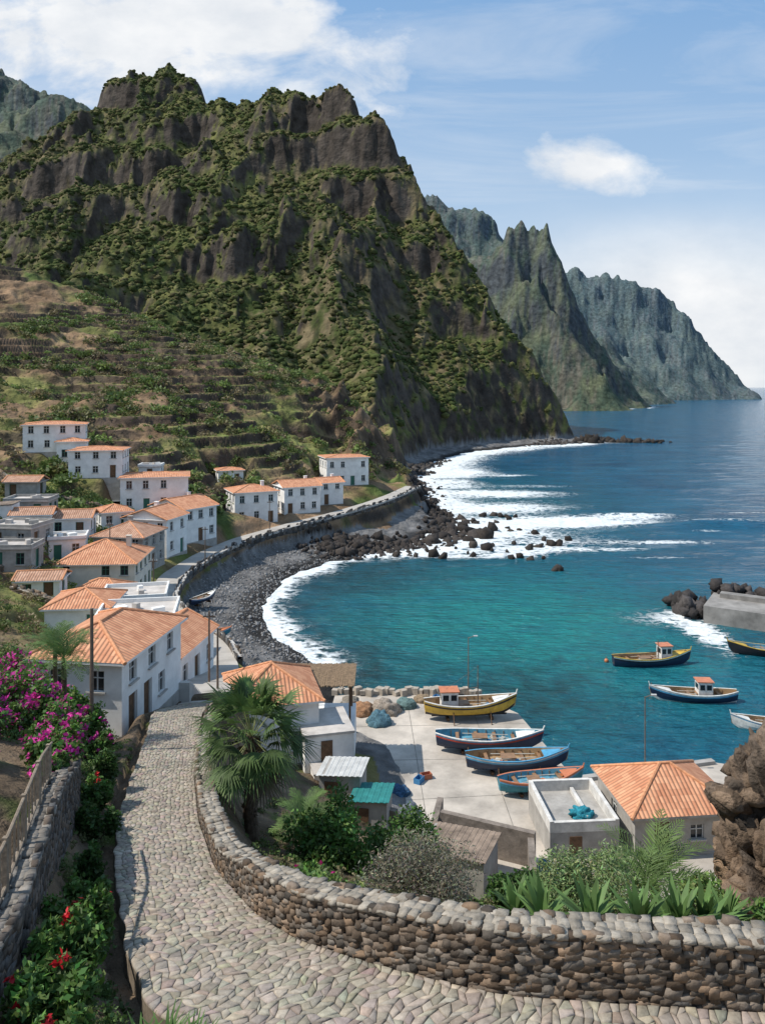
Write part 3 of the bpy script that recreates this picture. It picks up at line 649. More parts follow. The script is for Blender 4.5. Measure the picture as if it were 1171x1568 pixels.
simple('harbour_annex',[((-3.7,49.8,4.0),(3.0,3.6,4.4),r14,0),((-3.7,49.8,6.26),(3.2,3.8,.14),r14,1),((-3.2,47.6,3.2),(2.2,2.0,2.6),r14,0),((-3.2,47.6,4.55),(2.3,2.1,.12),r14,1),((-3.4,48.0,5.2),(.7,.06,1.3),r14,2),((-2.9,46.55,3.3),(.6,.06,.8),r14,2)],[M_white,M_slab,M_brown])
e=empty('reed_pergola',(-4.1,54.5,0)); b=B()
for x in(-1.9,1.9):
    for y in(-1.6,1.6): b.cyl((x,y,2),(x,y,7.35),.07,n=7)
for x in(-1.9,1.9): b.cyl((x,-1.9,7.4),(x,1.9,7.4),.07,n=6)
b.make('posts_and_beams',[M_brown],e)
b=B()
for i in range(60): 
    x=-2.2+4.4*i/59; b.cyl((x,-2.1+random.uniform(-.15,.1),7.5+random.uniform(-.02,.02)),(x,2.1+random.uniform(-.1,.15),7.52),.045,n=5)
b.make('reed_cover',[mat('dry_reed',(.26,.18,.11),.9,6,.5,.3)],e)
b=B(); b.box((0,0,3.4),(4.4,4.2,2.6)); b.make('terrace_base',[M_white],e)
e=empty('stone_stairs',(-11.4,47.3,6.9)); b=B()
for i in range(11): b.box((-.2,-2.6+i*.32,.0+ (10-i)*.2),(1.3,.33,3.6),0)
b.make('steps',[M_conc],e)
b=B(); 
for i in range(11): b.box((-.95,-2.6+i*.321,.55+(10-i)*.2),(.16,.32,3.9),0)
b.make('side_wall',[M_white],e)

# ------------------------------------------------------------ quay
qp=[(-5,46),(-4.5,57),(-4,66.2),(2,67.0),(8,66.2),(10.8,62.5),(12.0,56),(12.8,51.8),(23,54.3),(27,53),(31,44),(30,36.5),(2,36.5),(-2,41)]
b=B(); b.quad([(x,y,1.5) for x,y in qp])
for i in range(len(qp)):
    x0,y0=qp[i];x1,y1=qp[(i+1)%len(qp)]; b.quad([(x0,y0,1.5),(x1,y1,1.5),(x1,y1,-2),(x0,y0,-2)][::-1])
b.make('quay',[mat('quay_concrete',(.47,.42,.36),.9,.28,.5,.3,5,det=8)])
b=B()
for x0,y0,x1,y1 in[(-3,60,11,60.6),(-4,54.5,12,55),(-2,49,12.6,50.5),(3,36.8,2,66.5),(8,36.8,7.2,65.8)]:
    L_=math.hypot(x1-x0,y1-y0); b.box(((x0+x1)/2,(y0+y1)/2,1.502),(L_,.05,.012),math.atan2(y1-y0,x1-x0))
b.make('quay_joints',[mat('joint_tar',(.25,.23,.20),.9,2,.4,0)])
simple('quay_kerb',[((17.9,53.0,1.62),(10.2,.45,.24),math.radians(13.8),0)],[M_conc])
simple('quay_wall',[((-1.5,45.3,2.6),(5.2,.35,2.2),math.radians(-28),0),((3.0,44.5,2.3),(.35,4.2,1.7),math.radians(-12),0),((5.8,43.6,2.4),(5.4,.35,1.9),math.radians(-24),0),((7.7,40.2,2.3),(.35,4.4,1.7),math.radians(-8),0)],[mat('rough_wall',(.22,.185,.155),.95,1.5,.5,.6,6)])
def shed(name,x,y,z,w,d,h,r,roofm,wallm,tilt=.06):
    e=empty(name,(x,y,z),math.radians(r)); b=B()
    b.box((0,0,h/2-.6),(w,d,h+1.2)); b.box((-w*.2,-d/2-.005,h*.38),(.8,.06,h*.75),0,1); b.make('walls',[wallm,M_brown],e)
    b=B(); n_=int(w/.14)
    for i in range(n_):
        xx=-w/2-.15+(w+.3)*(i+.5)/n_; b.box((xx,0,h+.04+tilt*xx+(.025 if i%2 else 0)),((w+.3)/n_,d+.4,.03),0)
    b.make('corrugated_roof',[roofm],e); return e
M_rust=mat('rusty_sheet',(.25,.19,.145),.8,1.5,.5,.2)
M_lightsheet=mat('pale_sheet',(.52,.52,.5),.5,1.5,.25,.1)
shed('boat_store',3.5,41.5,1.5,4.6,2.6,2.0,-24,M_rust,M_grey)
shed('tool_shed',-2.3,46.0,3.6,2.4,2.0,1.6,-10,M_lightsheet,M_grey)
shed('tool_shed',-.6,44.2,3.0,2.0,1.8,1.6,-10,mat('teal_tarp',(.03,.20,.19),.6,2,.3,.2),M_grey)
shed('tool_shed',-46.5,88,9.2,5,3.4,2.2,-4,M_metal,M_grey)
shed('tool_shed',-41,84,8.4,4.2,3,2.0,8,M_lightsheet,M_grey)
shed('tool_shed',-48,98,10.9,4.2,3,2.0,8,M_rust,M_white)
hb=dict(n='harbour_store',x=16.6,y=46.2,z=1.5,w=6.0,d=5.4,h=2.35,r=6,roof='hip',rh=1.5,mat=M_grey,op={'F':[(1.6,.05,1.0,1.9,'d'),(3.6,.9,.8,.8,'w')],'R':[],'L':[(2.5,.9,.8,.8,'w')],'B':[]})
build_house(hb)
e=empty('walled_yard',(11.0,45.6,1.5),math.radians(4)); b=B(); 
b.box((0,0,.7),(3.9,4.6,1.5),0,1)
for s_ in(-1,1): b.box((s_*1.85,0,1.75),(.22,4.6,.62))
b.box((0,-2.2,1.72),(3.5,.22,.56)); b.box((0,2.2,1.76),(3.5,.22,.64)); b.box((.6,.4,1.55),(.2,3.2,.3))
b.box((-.5,-2.32,.7),(.7,.04,1.0),0,2)
b.make('parapets',[mat('stained_white',(.62,.60,.56),.85,1.4,.35,.2),M_grey,M_brown],e)
def pile(name,x,y,z,rx,ry,rz_,col,bumpy=.1):
    bm=bmesh.new(); bmesh.ops.create_icosphere(bm,subdivisions=4,radius=1); V=np.array([v.co[:] for v in bm.verts]);F=np.array([[v.index for v in f.verts] for f in bm.faces]);bm.free()
    nn=fbm(V[:,0]*2+x,V[:,1]*2+V[:,2]*2+y,4,7); V=V*(1+bumpy*3*nn[:,None]); V[:,2]=np.maximum(V[:,2],-.1)
    V=V*[rx,ry,rz_]
    g=1+.5*perlin(V[:,0]*5,V[:,1]*5+V[:,2]*5,3)
    e=empty(name,(x,y,z)); mesh_obj('mesh_heap',V,F,mat('netting',None,.95,9,.6,1.0,22,dist=.08),col=np.clip(np.array(col)*g[:,None],0,1),parent=e,smooth=True)
for x,y,r,h_,c in[(-1.6,62.5,1.0,.9,(.40,.22,.12)),(.2,62.8,1.3,1.0,(.36,.30,.24)),(1.9,63.8,.9,.7,(.14,.22,.21)),(-.3,60.6,.95,.95,(.10,.20,.25)),(-2.6,64.2,.8,.7,(.26,.23,.19)),(3.3,65,.8,.5,(.30,.22,.14)),(1.0,50.2,.8,.5,(.05,.12,.22)),(1.6,47.8,.7,.6,(.15,.17,.2))]:
    pile('fishing_net_pile',x,y,1.5,r,r*.85,h_,c)
pile('blue_tarpaulin',11.4,44.9,3.0,.7,.5,.45,(.03,.26,.34),.16)
pile('blue_tarpaulin',8.9,42.0,1.5,.7,.8,.45,(.04,.16,.30),.16)
pile('blue_tarpaulin',14.6,50.4,1.5,.9,.5,.35,(.04,.22,.30),.16)
def crate(x,y,z,r,c):
    e=empty('fish_crate',(x,y,z),r); b=B()
    b.box((0,0,.03),(.7,.45,.06)); 
    for sy in(-1,1): b.box((0,sy*.21,.2),(.7,.03,.28))
    for sx in(-1,1): b.box((sx*.335,0,.2),(.03,.39,.28))
    b.make('crate',[mat('crate_%d'%int(c[0]*100+c[2]*1000),c,.6,3,.2,0)],e)
for x,y,c in[(4.6,65.2,(.05,.2,.4)),(5.2,64.9,(.5,.5,.48)),(-2.4,59.0,(.5,.5,.48)),(2.4,51.6,(.05,.2,.4)),(2.9,52.1,(.4,.14,.08)),(13.6,48.8,(.5,.5,.48))]:
    crate(x,y,1.5,random.uniform(0,3),c)
b=B()
for i in range(26):
    x=-4+12*i/25; b.box((x,66.3+random.uniform(-.25,.25),1.65+random.uniform(0,.15)),(random.uniform(.4,.8),random.uniform(.4,.7),random.uniform(.3,.7)),random.uniform(0,3))
b.make('stone_block_row',[mat('pale_block',(.38,.33,.27),.9,2,.3,.3)])

# ------------------------------------------------------------ boats
def paint(nm,c): return mat('paint_'+nm,c,.45,2.5,.3,.05,20,spec=.4)
def boat(x,y,z,L_,W,Hh,rz,pal,cabin=None,mast=0,name='fishing_boat',seats=3,roll=0):
    e=empty(name,(x,y,z),math.radians(rz)); e.rotation_euler[0]=math.radians(roll)
    mats=[paint(p[0],p[1]) for p in pal]
    ns=28; al=[0,.09,.18,.34,.55,.78,1.0]; V=[];F=[];fm=[]
    st=[]
    def prf(t): return (1-((t-.45)/.55)**2.3) if t>.45 else 1-.72*((.45-t)/.45)**2.6
    for i in range(ns+1):
        t=i/ns
        hb_=max(W/2*prf(t),.02); sh=Hh*(1+1.0*max(0,t-.45)**2*1.9+ .9*max(0,.45-t)**2*1.3); kl=Hh*(.55*max(0,t-.86)/.14*max(0,t-.86)/.14)+ Hh*.1*max(0,.12-t)/.12
        st.append((t*L_-L_/2,hb_,sh,kl))
    na_=len(al)
    for side in(1,-1):
        b0=len(V)
        for (xx,hb_,sh,kl) in st:
            for a in al:
                yy=hb_*max(math.cos(a*pi/2),0)**.65; zz=kl+(sh-kl)*(1-math.sin(a*pi/2)**1.15)
                rake=(zz/Hh)*.28*(1 if xx>0 else -.4)*abs(xx/(L_/2))**4*L_*.12
                V.append((xx+rake,side*yy,zz))
        for i in range(ns):
            for j in range(na_-1):
                q=[b0+i*na_+j,b0+i*na_+j+1,b0+(i+1)*na_+j+1,b0+(i+1)*na_+j]
                F.append(q if side<0 else q[::-1]); fm.append([1,2,3,3,4,4][j])
    s0=[0+j for j in range(na_)]; s1=[(ns+1)*na_+j for j in range(na_)]
    F.append(s0+s1[::-1][1:]); fm.append(3)
    dz=Hh*.5
    for side in(1,-1):
        b0=len(V)
        for (xx,hb_,sh,kl) in st:
            r_=(sh/Hh)*.28*(1 if xx>0 else -.4)*abs(xx/(L_/2))**4*L_*.12; hi=max(hb_-.09,.005); zd=max(dz,kl+.05)
            V.append((xx+r_,side*(hb_+.03),sh+.0)); V.append((xx+r_,side*(hb_+.03),sh+.06)); V.append((xx+r_,side*hi,sh+.06)); V.append((xx+r_*.6,side*hi*.93,zd)); V.append((xx+r_*.6,0,zd))
        for i in range(ns):
            for j in range(4):
                q=[b0+i*5+j,b0+(i+1)*5+j,b0+(i+1)*5+j+1,b0+i*5+j+1]
                F.append(q if side<0 else q[::-1]); fm.append(0 if j<2 else 5)
    mesh_obj('hull',V,F,mats,fm=fm,parent=e,smooth=False)
    b=B()
    b.box((0,0,-.03),(L_*.86,.09,.12),0,0); b.cyl((L_/2,0,Hh*.75),(L_/2+L_*.12*.28*1.6+.02,0,Hh*1.95),.055,.045,n=6,m=1)
    for k_ in range(seats):
        t=.2+.55*k_/max(1,seats-1); b.box((t*L_-L_/2,0,Hh*.82),(.24,W*prf(t)-.14,.06),0,2)
    for k_ in range(9):
        t=.14+.7*k_/8
        for s_ in(-1,1): b.box((t*L_-L_/2,s_*(W*prf(t)/2-.13),Hh*.78),(.05,.05,Hh*.5),0,2)
    b.box((-L_*.08,0,Hh*.7),(L_*.13,W*.34,Hh*.5),0,3)
    b.box((-L_*.08,0,Hh*.98),(L_*.15,W*.38,.05),0,2)
    b.quad([(L_*.28,W*.36,Hh*1.1),(L_*.28,-W*.36,Hh*1.1),(L_*.46,-.06,Hh*1.5),(L_*.46,.06,Hh*1.5)][::-1],1)
    b.make('keel_thwarts_engine',[mats[4],mats[0],paint('wood',(.26,.15,.08)),paint('engine',(.35,.36,.36))],e)
    if cabin:
        cx,cl,cw,ch=cabin; b=B(); zb=Hh*.5
        b.box((cx,0,zb+ch/2),(cl,cw,ch),0,0); b.box((cx,0,zb+ch+.03),(cl+.22,cw+.2,.07),0,2)
        for s_ in(-1,1):
            for k_ in(-.24,.24): b.box((cx+k_*cl,s_*(cw/2+.004),zb+ch*.7),(cl*.34,.02,ch*.3),0,1)
            b.box((cx+s_*(cl/2+.004),0,zb+ch*.7),(.02,cw*.7,ch*.3),0,1)
        b.make('wheelhouse',[paint('cabin_white',(.75,.74,.7)),M_glass,paint('cabin_top',(.55,.2,.1))],e)
    b=B()
    if mast:
        b.cyl((L_*.1,0,Hh*.5),(L_*.1,0,mast),.05,.03,n=7); b.cyl((L_*.1,0,mast*.55),(-L_*.3,0,mast*.45),.03,n=5); b.cyl((L_*.1,0,mast*.97),(L_*.48,0,Hh*1.6),.01,n=4)
        b.cyl((L_*.1,0,mast*.97),(-L_*.45,0,Hh*1.2),.01,n=4)
    for k_ in range(7):
        b.box((random.uniform(-.35,.3)*L_,random.uniform(-.2,.2)*W,Hh*.62),(random.uniform(.2,.5),random.uniform(.2,.4),random.uniform(.15,.3)),random.uniform(0,3),random.choice([1,2,3]))
    for s_ in(-1,1): b.cyl((-L_*.25,s_*W*.22,Hh*.92),(L_*.2,s_*W*.12,Hh*.98),.03,n=5,m=3)
    b.make('gear',[M_pole,paint('gear_orange',(.5,.17,.07)),paint('gear_blue',(.04,.2,.38)),paint('gear_pale',(.5,.47,.4))],e)
    if z>1:
        b=B()
        for s_ in(-1,1):
            for k_ in(-.2,.22): b.cyl((k_*L_,s_*W*.62,-.33),(k_*L_,s_*W*.42,Hh*.55),.04,n=5)
        for k_ in(-.25,.25): b.box((k_*L_,0,-.2),(.18,W*.5,.22))
        b.make('props',[M_brown],e)
    return e
Y_=('ochre',(.55,.36,.05)); W_=('white',(.72,.71,.66)); N_=('navy',(.015,.03,.07)); LB=('skyblue',(.08,.30,.48)); R_=('red',(.45,.06,.03)); T_=('teal',(.03,.20,.26)); O_=('orange',(.50,.17,.08)); K_=('black',(.02,.02,.025)); I_=('interior',(.36,.24,.13)); IB=('interior_blue',(.12,.32,.42))
boat(6.8,61.6,1.83,6.9,2.2,.95,4,[W_,Y_,K_,Y_,K_,I_],cabin=(-1.6,1.3,1.1,1.45),mast=3.8)
boat(7.5,55.9,1.8,7.2,2.1,.85,-3,[W_,LB,R_,N_,N_,IB],seats=4)
boat(9.0,53.0,1.8,6.6,2.0,.8,2,[LB,W_,LB,N_,N_,I_],seats=4)
boat(10.1,50.3,1.78,5.4,1.8,.7,10,[O_,O_,LB,T_,T_,IB],seats=3)
boat(26.6,77.8,-.2,7.6,2.1,.95,6,[Y_,W_,K_,N_,N_,I_],cabin=(1.4,1.1,1.1,1.6),seats=4,mast=2.6)
boat(27.4,68.9,-.2,7.1,2.0,.9,176,[W_,W_,LB,N_,W_,I_],cabin=(-.8,1.2,1.1,1.5),seats=4)
boat(39.6,80.5,-.2,7.2,2.1,.9,168,[Y_,K_,K_,K_,K_,IB],seats=4)
boat(31.2,63.0,-.2,5.6,1.8,.8,170,[W_,LB,W_,W_,W_,I_],seats=3)
boat(-21.3,93,2.1,4,1.4,.55,60,[W_,R_,LB,N_,N_,I_],seats=3,name='rowing_boat')
boat(-17.5,80.5,1.9,3.6,1.3,.5,20,[O_,W_,LB,T_,T_,I_],seats=2,name='rowing_boat')
for x,y in[(22.4,78.5),(24.5,71.5)]:
    e=empty('mooring_buoy',(x,y,.1)); V,F=ICO2; mesh_obj('float',V*[.22,.22,.25],F,paint('gear_orange',(.5,.17,.07)),parent=e,smooth=True); b=B(); b.cyl((0,0,.15),(0,0,.45),.04,n=6); b.make('ring',[M_pole],e)
# ------------------------------------------------------------ breakwater
b=B(); b.box((46.5,90,.5),(17,7,3.0),math.radians(-32)); b.box((47.5,91.5,2.25),(15,1.2,.6),math.radians(-32)); b.make('breakwater',[mat('breakwater_concrete',(.27,.255,.235),.9,.5,.45,.4,4,det=8)])
def rocks(name,P,S,tone,jit=.12,mt=None,tm=ICO2,parent=None):
    N=len(P); R=randrot(N); sc_=np.array(S)[:,None]*rng.uniform(.55,1.4,(N,3)); R=R*sc_[:,None,:]
    g=rng.uniform(.55,1.4,(N,1)); V,F,Cl=inst(tm[0],tm[1],R,np.array(P),np.array(tone)*g,jit)
    return mesh_obj(name,V,F,mt or M_rock,col=Cl,parent=parent)
P=[];S=[]
for i in range(170):
    t=random.uniform(-8,8); o=random.uniform(3,6.5); a=math.radians(-32); P.append((46+math.cos(a)*t+math.sin(-a)*o,90.5+math.sin(a)*t+math.cos(a)*o,random.uniform(0,2.6))); S.append(random.uniform(.4,1.1))
for i in range(60):
    P.append((37.5+random.uniform(-1.5,2),96+random.uniform(-3,3),random.uniform(-.3,1.3))); S.append(random.uniform(.4,1.0))
rocks('breakwater_boulders',P,S,(.055,.048,.045),.2,tm=ICO1)
P=[];S=[]
hd=[(-9,127.5),(-4,130.5),(2,132),(8,135),(12.0,141),(14.0,150),(13,165),(11.5,180),(11,205),(10.5,225)]
for i in range(1600):
    k_=random.random()*(len(hd)-1.01); j=int(k_); f=k_-j; x=hd[j][0]*(1-f)+hd[j+1][0]*f; y=hd[j][1]*(1-f)+hd[j+1][1]*f
    x+=random.gauss(-1.2,2.4); y+=random.gauss(1,2.4); h_=hz1(x,y)
    P.append((x,y,max(h_,-.3)+random.uniform(-.15,.25))); S.append(random.uniform(.2,.65)*(1 if random.random()<.93 else 2.2))
rocks('headland_boulders',P,S,(.046,.038,.033),.22,tm=ICO1)
P=[];S=[]
for cx,cy,n_,r,s_ in[(21,127,5,2,.8),(27,118,3,1,.8),(29.5,137,9,2,1.0),(26,166,7,3,.9),(17,158,8,3,1.1),(18,133,6,2,.8),(24,150,6,4,.7),(7,128,14,4,.8),(16,145,10,2.5,1.1)]:
    for i in range(n_): P.append((cx+random.gauss(0,r),cy+random.gauss(0,r*.7),random.uniform(-.3,.4)*s_)); S.append(s_*random.uniform(.4,1.2))
for i in range(90):
    t=random.random(); P.append((98+46*t+random.gauss(0,2),394-4*t+random.gauss(0,4),random.uniform(-.5,1.2)*(1.2-t))); S.append(random.uniform(.8,2.6)*(1.15-t*.7))
rocks('sea_rocks',P,S,(.045,.037,.031),.2,tm=ICO1)
P=[];S=[]
for i in range(6500):
    y=random.uniform(72,128); x=random.uniform(-26,-3); P.append((x,y,0)); S.append(random.uniform(.06,.2))
P=np.array(P);S=np.array(S); h_=hz(P[:,0],P[:,1]); sd=sdist(P[:,0],P[:,1]); bd,_=seg_near(P[:,0],P[:,1],ROAD)
k_=(h_>.0)&(h_<2.8)&(sd>0)&(sd<14)&(bd>1.9); P=P[k_];S=S[k_]; P[:,2]=h_[k_]
rocks('beach_pebbles',P,S,(.22,.215,.21),.08,tm=ICO1)
P=[];S=[]
for i in range(1500):
    t=random.random(); x=10+85*t**1.2; y=235+150*t; P.append((x+random.uniform(-12,4),y+random.uniform(-3,6),0)); S.append(random.uniform(.3,1.2))
P=np.array(P);S=np.array(S); h_=hz(P[:,0],P[:,1]); k_=(h_>-.6)&(h_<5); P=P[k_];S=S[k_]; P[:,2]=h_[k_]
rocks('cliff_foot_boulders',P,S,(.07,.062,.056),.1,tm=ICO1)
print('mid',time.time()-T0)
# ------------------------------------------------------------ crag on the right
bm=bmesh.new(); bmesh.ops.create_icosphere(bm,subdivisions=7,radius=1); V=np.array([v.co[:] for v in bm.verts]);F=np.array([[v.index for v in f.verts] for f in bm.faces]);bm.free()
def p3(V,f,seed): return (fbm(V[:,0]*f+V[:,2]*f*.7,V[:,1]*f-V[:,2]*f*.5,4,seed)+fbm(V[:,2]*f*1.3,V[:,0]*f*.6+V[:,1]*f*.8,4,seed+9))
n1=p3(V,1.3,3); n2_=p3(V,3.5,13); n3=np.abs(p3(V,7,23))
def voro(V,npt,seed):
    r=np.random.default_rng(seed); c=r.normal(size=(npt,3)); c/=np.linalg.norm(c,axis=1)[:,None]; Vw=V+np.stack([.12*n2_,.1*n1,.12*n2_*n1],1)
    b1=np.full(len(V),9.);b2=np.full(len(V),9.);i1=np.zeros(len(V),int)
    for i in range(npt):
        D=np.linalg.norm(Vw-c[i],axis=1); m1=D<b1; b2=np.where(m1,b1,np.minimum(b2,D)); i1=np.where(m1,i,i1); b1=np.where(m1,D,b1)
    return r.uniform(-1,1,npt)[i1],b2-b1
ca,ea=voro(V,60,1); cb_,eb=voro(V,300,2)
disp=1+.19*ca-.2*np.exp(-ea/.05)+.08*cb_-.06*np.exp(-eb/.02)+.14*n1-.09*n3
V2=V*disp[:,None]*[3.3,3.0,5.6]; V2[:,0]-=.03*V2[:,2]
cl=np.array([.23,.155,.10])*(1+.4*n2_+.35*cb_)[:,None]; dk=sstep(.0,.6,ca*.5+n1)[:,None]; cl=cl*(1-.6*dk)+np.array([.10,.088,.076])*.6*dk
cl*=(1-.6*np.exp(-ea/.03))[:,None]
e=empty('rock_outcrop',(12.5,21.8,12.6)); mesh_obj('crag',V2,F,M_crag,col=np.clip(cl,.01,1),parent=e)
k_=rng.choice(len(V2),420); k_=k_[(V2[k_,1]<1.5)]
rocks('broken_blocks',V2[k_]*.965,rng.uniform(.12,.42,len(k_)),(.19,.135,.092),.24,M_crag,ICO1,e)
# ------------------------------------------------------------ foliage
def leafquads(P,size,cols,aspect=.5):
    N=len(P); a=rng.normal(size=(N,3)); a[:,2]*=.7; a/=np.linalg.norm(a,axis=1)[:,None]
    r=rng.normal(size=(N,3)); b_=np.cross(a,r); b_/=np.linalg.norm(b_,axis=1)[:,None]; c=np.cross(a,b_)
    s=size*rng.uniform(.6,1.35,(N,1)); 
    V=np.stack([P-a*s,P+b_*s*aspect+c*s*.12,P+a*s,P-b_*s*aspect+c*s*.12],1)
    F=np.arange(4*N).reshape(N,4); return V.reshape(-1,3),F,np.repeat(cols,4,0)
def lobepts(lobes,n_,shell=.4):
    lb=np.array(lobes,float); vol=(lb[:,3]*lb[:,4]*lb[:,5])**.75; k_=rng.choice(len(lb),n_,p=vol/vol.sum()); d_=rng.normal(size=(n_,3)); d_/=np.linalg.norm(d_,axis=1)[:,None]
    r=rng.random(n_)**shell
    nz_=perlin(d_[:,0]*2.5+k_*3.1,d_[:,1]*2.5+d_[:,2]*2.5,5); r*=1+.55*nz_
    return lb[k_,:3]+d_*lb[k_,3:]*r[:,None],k_
def bush(name,x,y,z,r,h_,n_,ls,tone,flower=None,ff=0,lob=7,aspect=.5,vary=.4):
    lobes=[(random.gauss(0,.45)*r,random.gauss(0,.4)*r,h_*random.uniform(.3,.75),r*random.uniform(.28,.55),r*random.uniform(.28,.55),h_*random.uniform(.2,.4)) for _ in range(lob)]
    lobes.append((0,0,h_*.4,r*.7,r*.7,h_*.4))
    P,k_=lobepts(lobes,n_); P[:,2]=np.abs(P[:,2])
    cl=np.array(tone)*rng.uniform(1-vary,1+vary,(n_,1))*(1+.12*rng.normal(size=(n_,3)))*(.75+.5*((k_*37)%7/6.))[:,None]
    if flower is not None:
        fl=(perlin(P[:,0]*2.2,P[:,1]*2.2+P[:,2]*2.2,9)>.5-ff)&(rng.random(n_)<.75)&(np.linalg.norm(P-[0,0,h_*.4],axis=1)>r*.5)
        cl[fl]=np.array(flower)*rng.uniform(.7,1.2,(fl.sum(),1))
    V,F,Cl=leafquads(P,ls,np.clip(cl,.004,1),aspect=aspect)
    e=empty(name,(x,y,z)); mesh_obj('leaves',V,F,M_leaf,col=Cl,parent=e)
    b=B()
    for l in lobes: b.cyl((random.uniform(-.1,.1),random.uniform(-.1,.1),-.2),(l[0],l[1],l[2]),.045*r,.015*r,n=5)
    b.make('branches',[M_bark],e); return e
G1=(.095,.18,.038);G2=(.06,.12,.028);G3=(.16,.24,.065);GS=(.21,.20,.14)
bush('garden_shrub',-1.9,25.5,11.6,1.45,2.3,6500,.085,G1,lob=8)
bush('garden_shrub',.9,26.5,10.8,1.6,2.2,6500,.08,G1,lob=8)
bush('garden_shrub',-2.9,24.2,12.2,.6,.8,1800,.08,G1)
bush('grey_coastal_bush',1.0,19.6,14.2,1.8,2.1,15000,.05,GS,lob=12,aspect=.28)
bush('garden_shrub',-3.3,20.6,14.5,.6,.6,2200,.07,G3,flower=(.55,.02,.20),ff=.2)
bush('garden_shrub',-2.2,19.6,14.7,.8,.7,2500,.07,G1,flower=(.55,.02,.20),ff=.25)
bush('garden_shrub',-1.1,19.0,14.8,.8,.8,2500,.07,G3,flower=(.55,.02,.20),ff=.0)
bush('garden_shrub',-4.9,23.2,13.8,.45,.6,1500,.07,G3)
bush('spurge_bush',5.6,20.5,13.6,1.5,1.9,9500,.06,(.21,.28,.115),lob=9,aspect=.3)
bush('garden_shrub',7.2,27.5,8.9,1.2,1.6,4000,.08,G2)
bush('garden_shrub',5.0,26.5,9.9,1.0,1.5,3500,.08,G2)
bush('garden_shrub',3.6,22.5,12.6,.8,1.0,2500,.07,G2)
bush('garden_shrub',8.4,19.5,14.2,.8,.8,2500,.07,G3)
bush('garden_shrub',8.9,16.9,15.6,.8,.8,2600,.07,G1)
for x,y,r,h_,fl in[(-5.9,15.2,.55,1.15,1),(-5.4,13.5,.65,1.2,1),(-4.9,12.0,.6,1.0,1),(-7.2,19.2,.4,1.0,0),(-8.2,22.0,.5,1.2,0),(-8.9,24.4,.5,1.1,1),(-9.6,27,.6,1.2,0),(-4.5,10.6,.6,.9,1),(-6.6,17.2,.4,.8,1)]:
    bush('hibiscus_bush',x,y,hz1(x,y)-.05,r,h_,int(3800*r/.7),.07,G1 if fl else G2,flower=(.60,.02,.03) if fl else None,ff=.12)
for x,y,r,h_,ff in[(-14.6,29,1.7,2.6,.45),(-12.4,28.5,1.3,2.3,.4),(-13.6,26,1.5,2.0,.45),(-11.4,30.6,1.0,2.0,.25),(-16,33,1.6,3.2,.42),(-11.0,25.6,.9,1.5,.42),(-13,32.6,1.3,2.2,.2),(-10.2,23.6,.8,1.3,.38),(-11.5,21.8,1.0,1.1,.4),(-10.3,28.2,.7,1.5,.35),(-9.6,22.6,.6,.9,.4)]:
    bush('bougainvillea',x,y,hz1(x,y)-.1,r,h_,int(5000*r/1.3),.085,G1,flower=(.68,.05,.36),ff=ff,aspect=.6)
def blades(n_,L_,w,up,tone,droop=.5,seg=4):
    V=[];F=[];Cc=[]
    for i in range(n_):
        az=random.random()*2*pi; el=random.uniform(up,1.45); l=L_*random.uniform(.7,1.1); p=np.array([0,0,0.]); c=np.array(tone)*random.uniform(.65,1.35)
        n0=len(V); sx,sy=-math.sin(az),math.cos(az)
        for k_ in range(seg+1):
            t=k_/seg; ww=w*(1-t)**.7*(.6+.8*min(1,t*4)) if k_<seg else .003
            V.append(p+np.array([sx,sy,0])*ww); V.append(p-np.array([sx,sy,0])*ww); Cc+= [c,c]
            e_=el-droop*t*t*1.6; p=p+np.array([math.cos(az)*math.cos(e_),math.sin(az)*math.cos(e_),math.sin(e_)])*l/seg
        for k_ in range(seg): a=n0+2*k_; F.append([a,a+1,a+3,a+2])
    return np.array(V),np.array(F),np.array(Cc)
def rosette(name,x,y,z,n_,L_,w,tone,up=.3,droop=.4):
    e=empty(name,(x,y,z)); V,F,Cc=blades(n_,L_,w,up,tone,droop); mesh_obj('leaves',V,F,M_leaf,col=Cc,parent=e); return e
for x,y,L_ in[(-3.25,11.75,.8),(-2.85,11.6,.85),(-2.45,11.3,.85),(-3.6,11.7,.7),(-2.1,10.9,.8),(-2.9,11.2,.8)]:
    rosette('agapanthus',x,y,hz1(x,y),70,L_,.034,(.10,.19,.045),.5,.7)
for x,y,L_ in[(3.7,18.2,1.0),(4.6,17.4,1.05),(5.6,17.1,1.0),(6.5,17.3,1.05),(7.3,17.8,1.0),(8.0,18.4,.9),(3.3,19.4,.9),(5,18.6,.8),(4.6,23,1.1),(5.5,23.5,1),(3.9,23.8,1)]:
    rosette('agave',x,y,hz1(x,y)+.1,26,L_,.10,(.12,.21,.06),.35,.25)
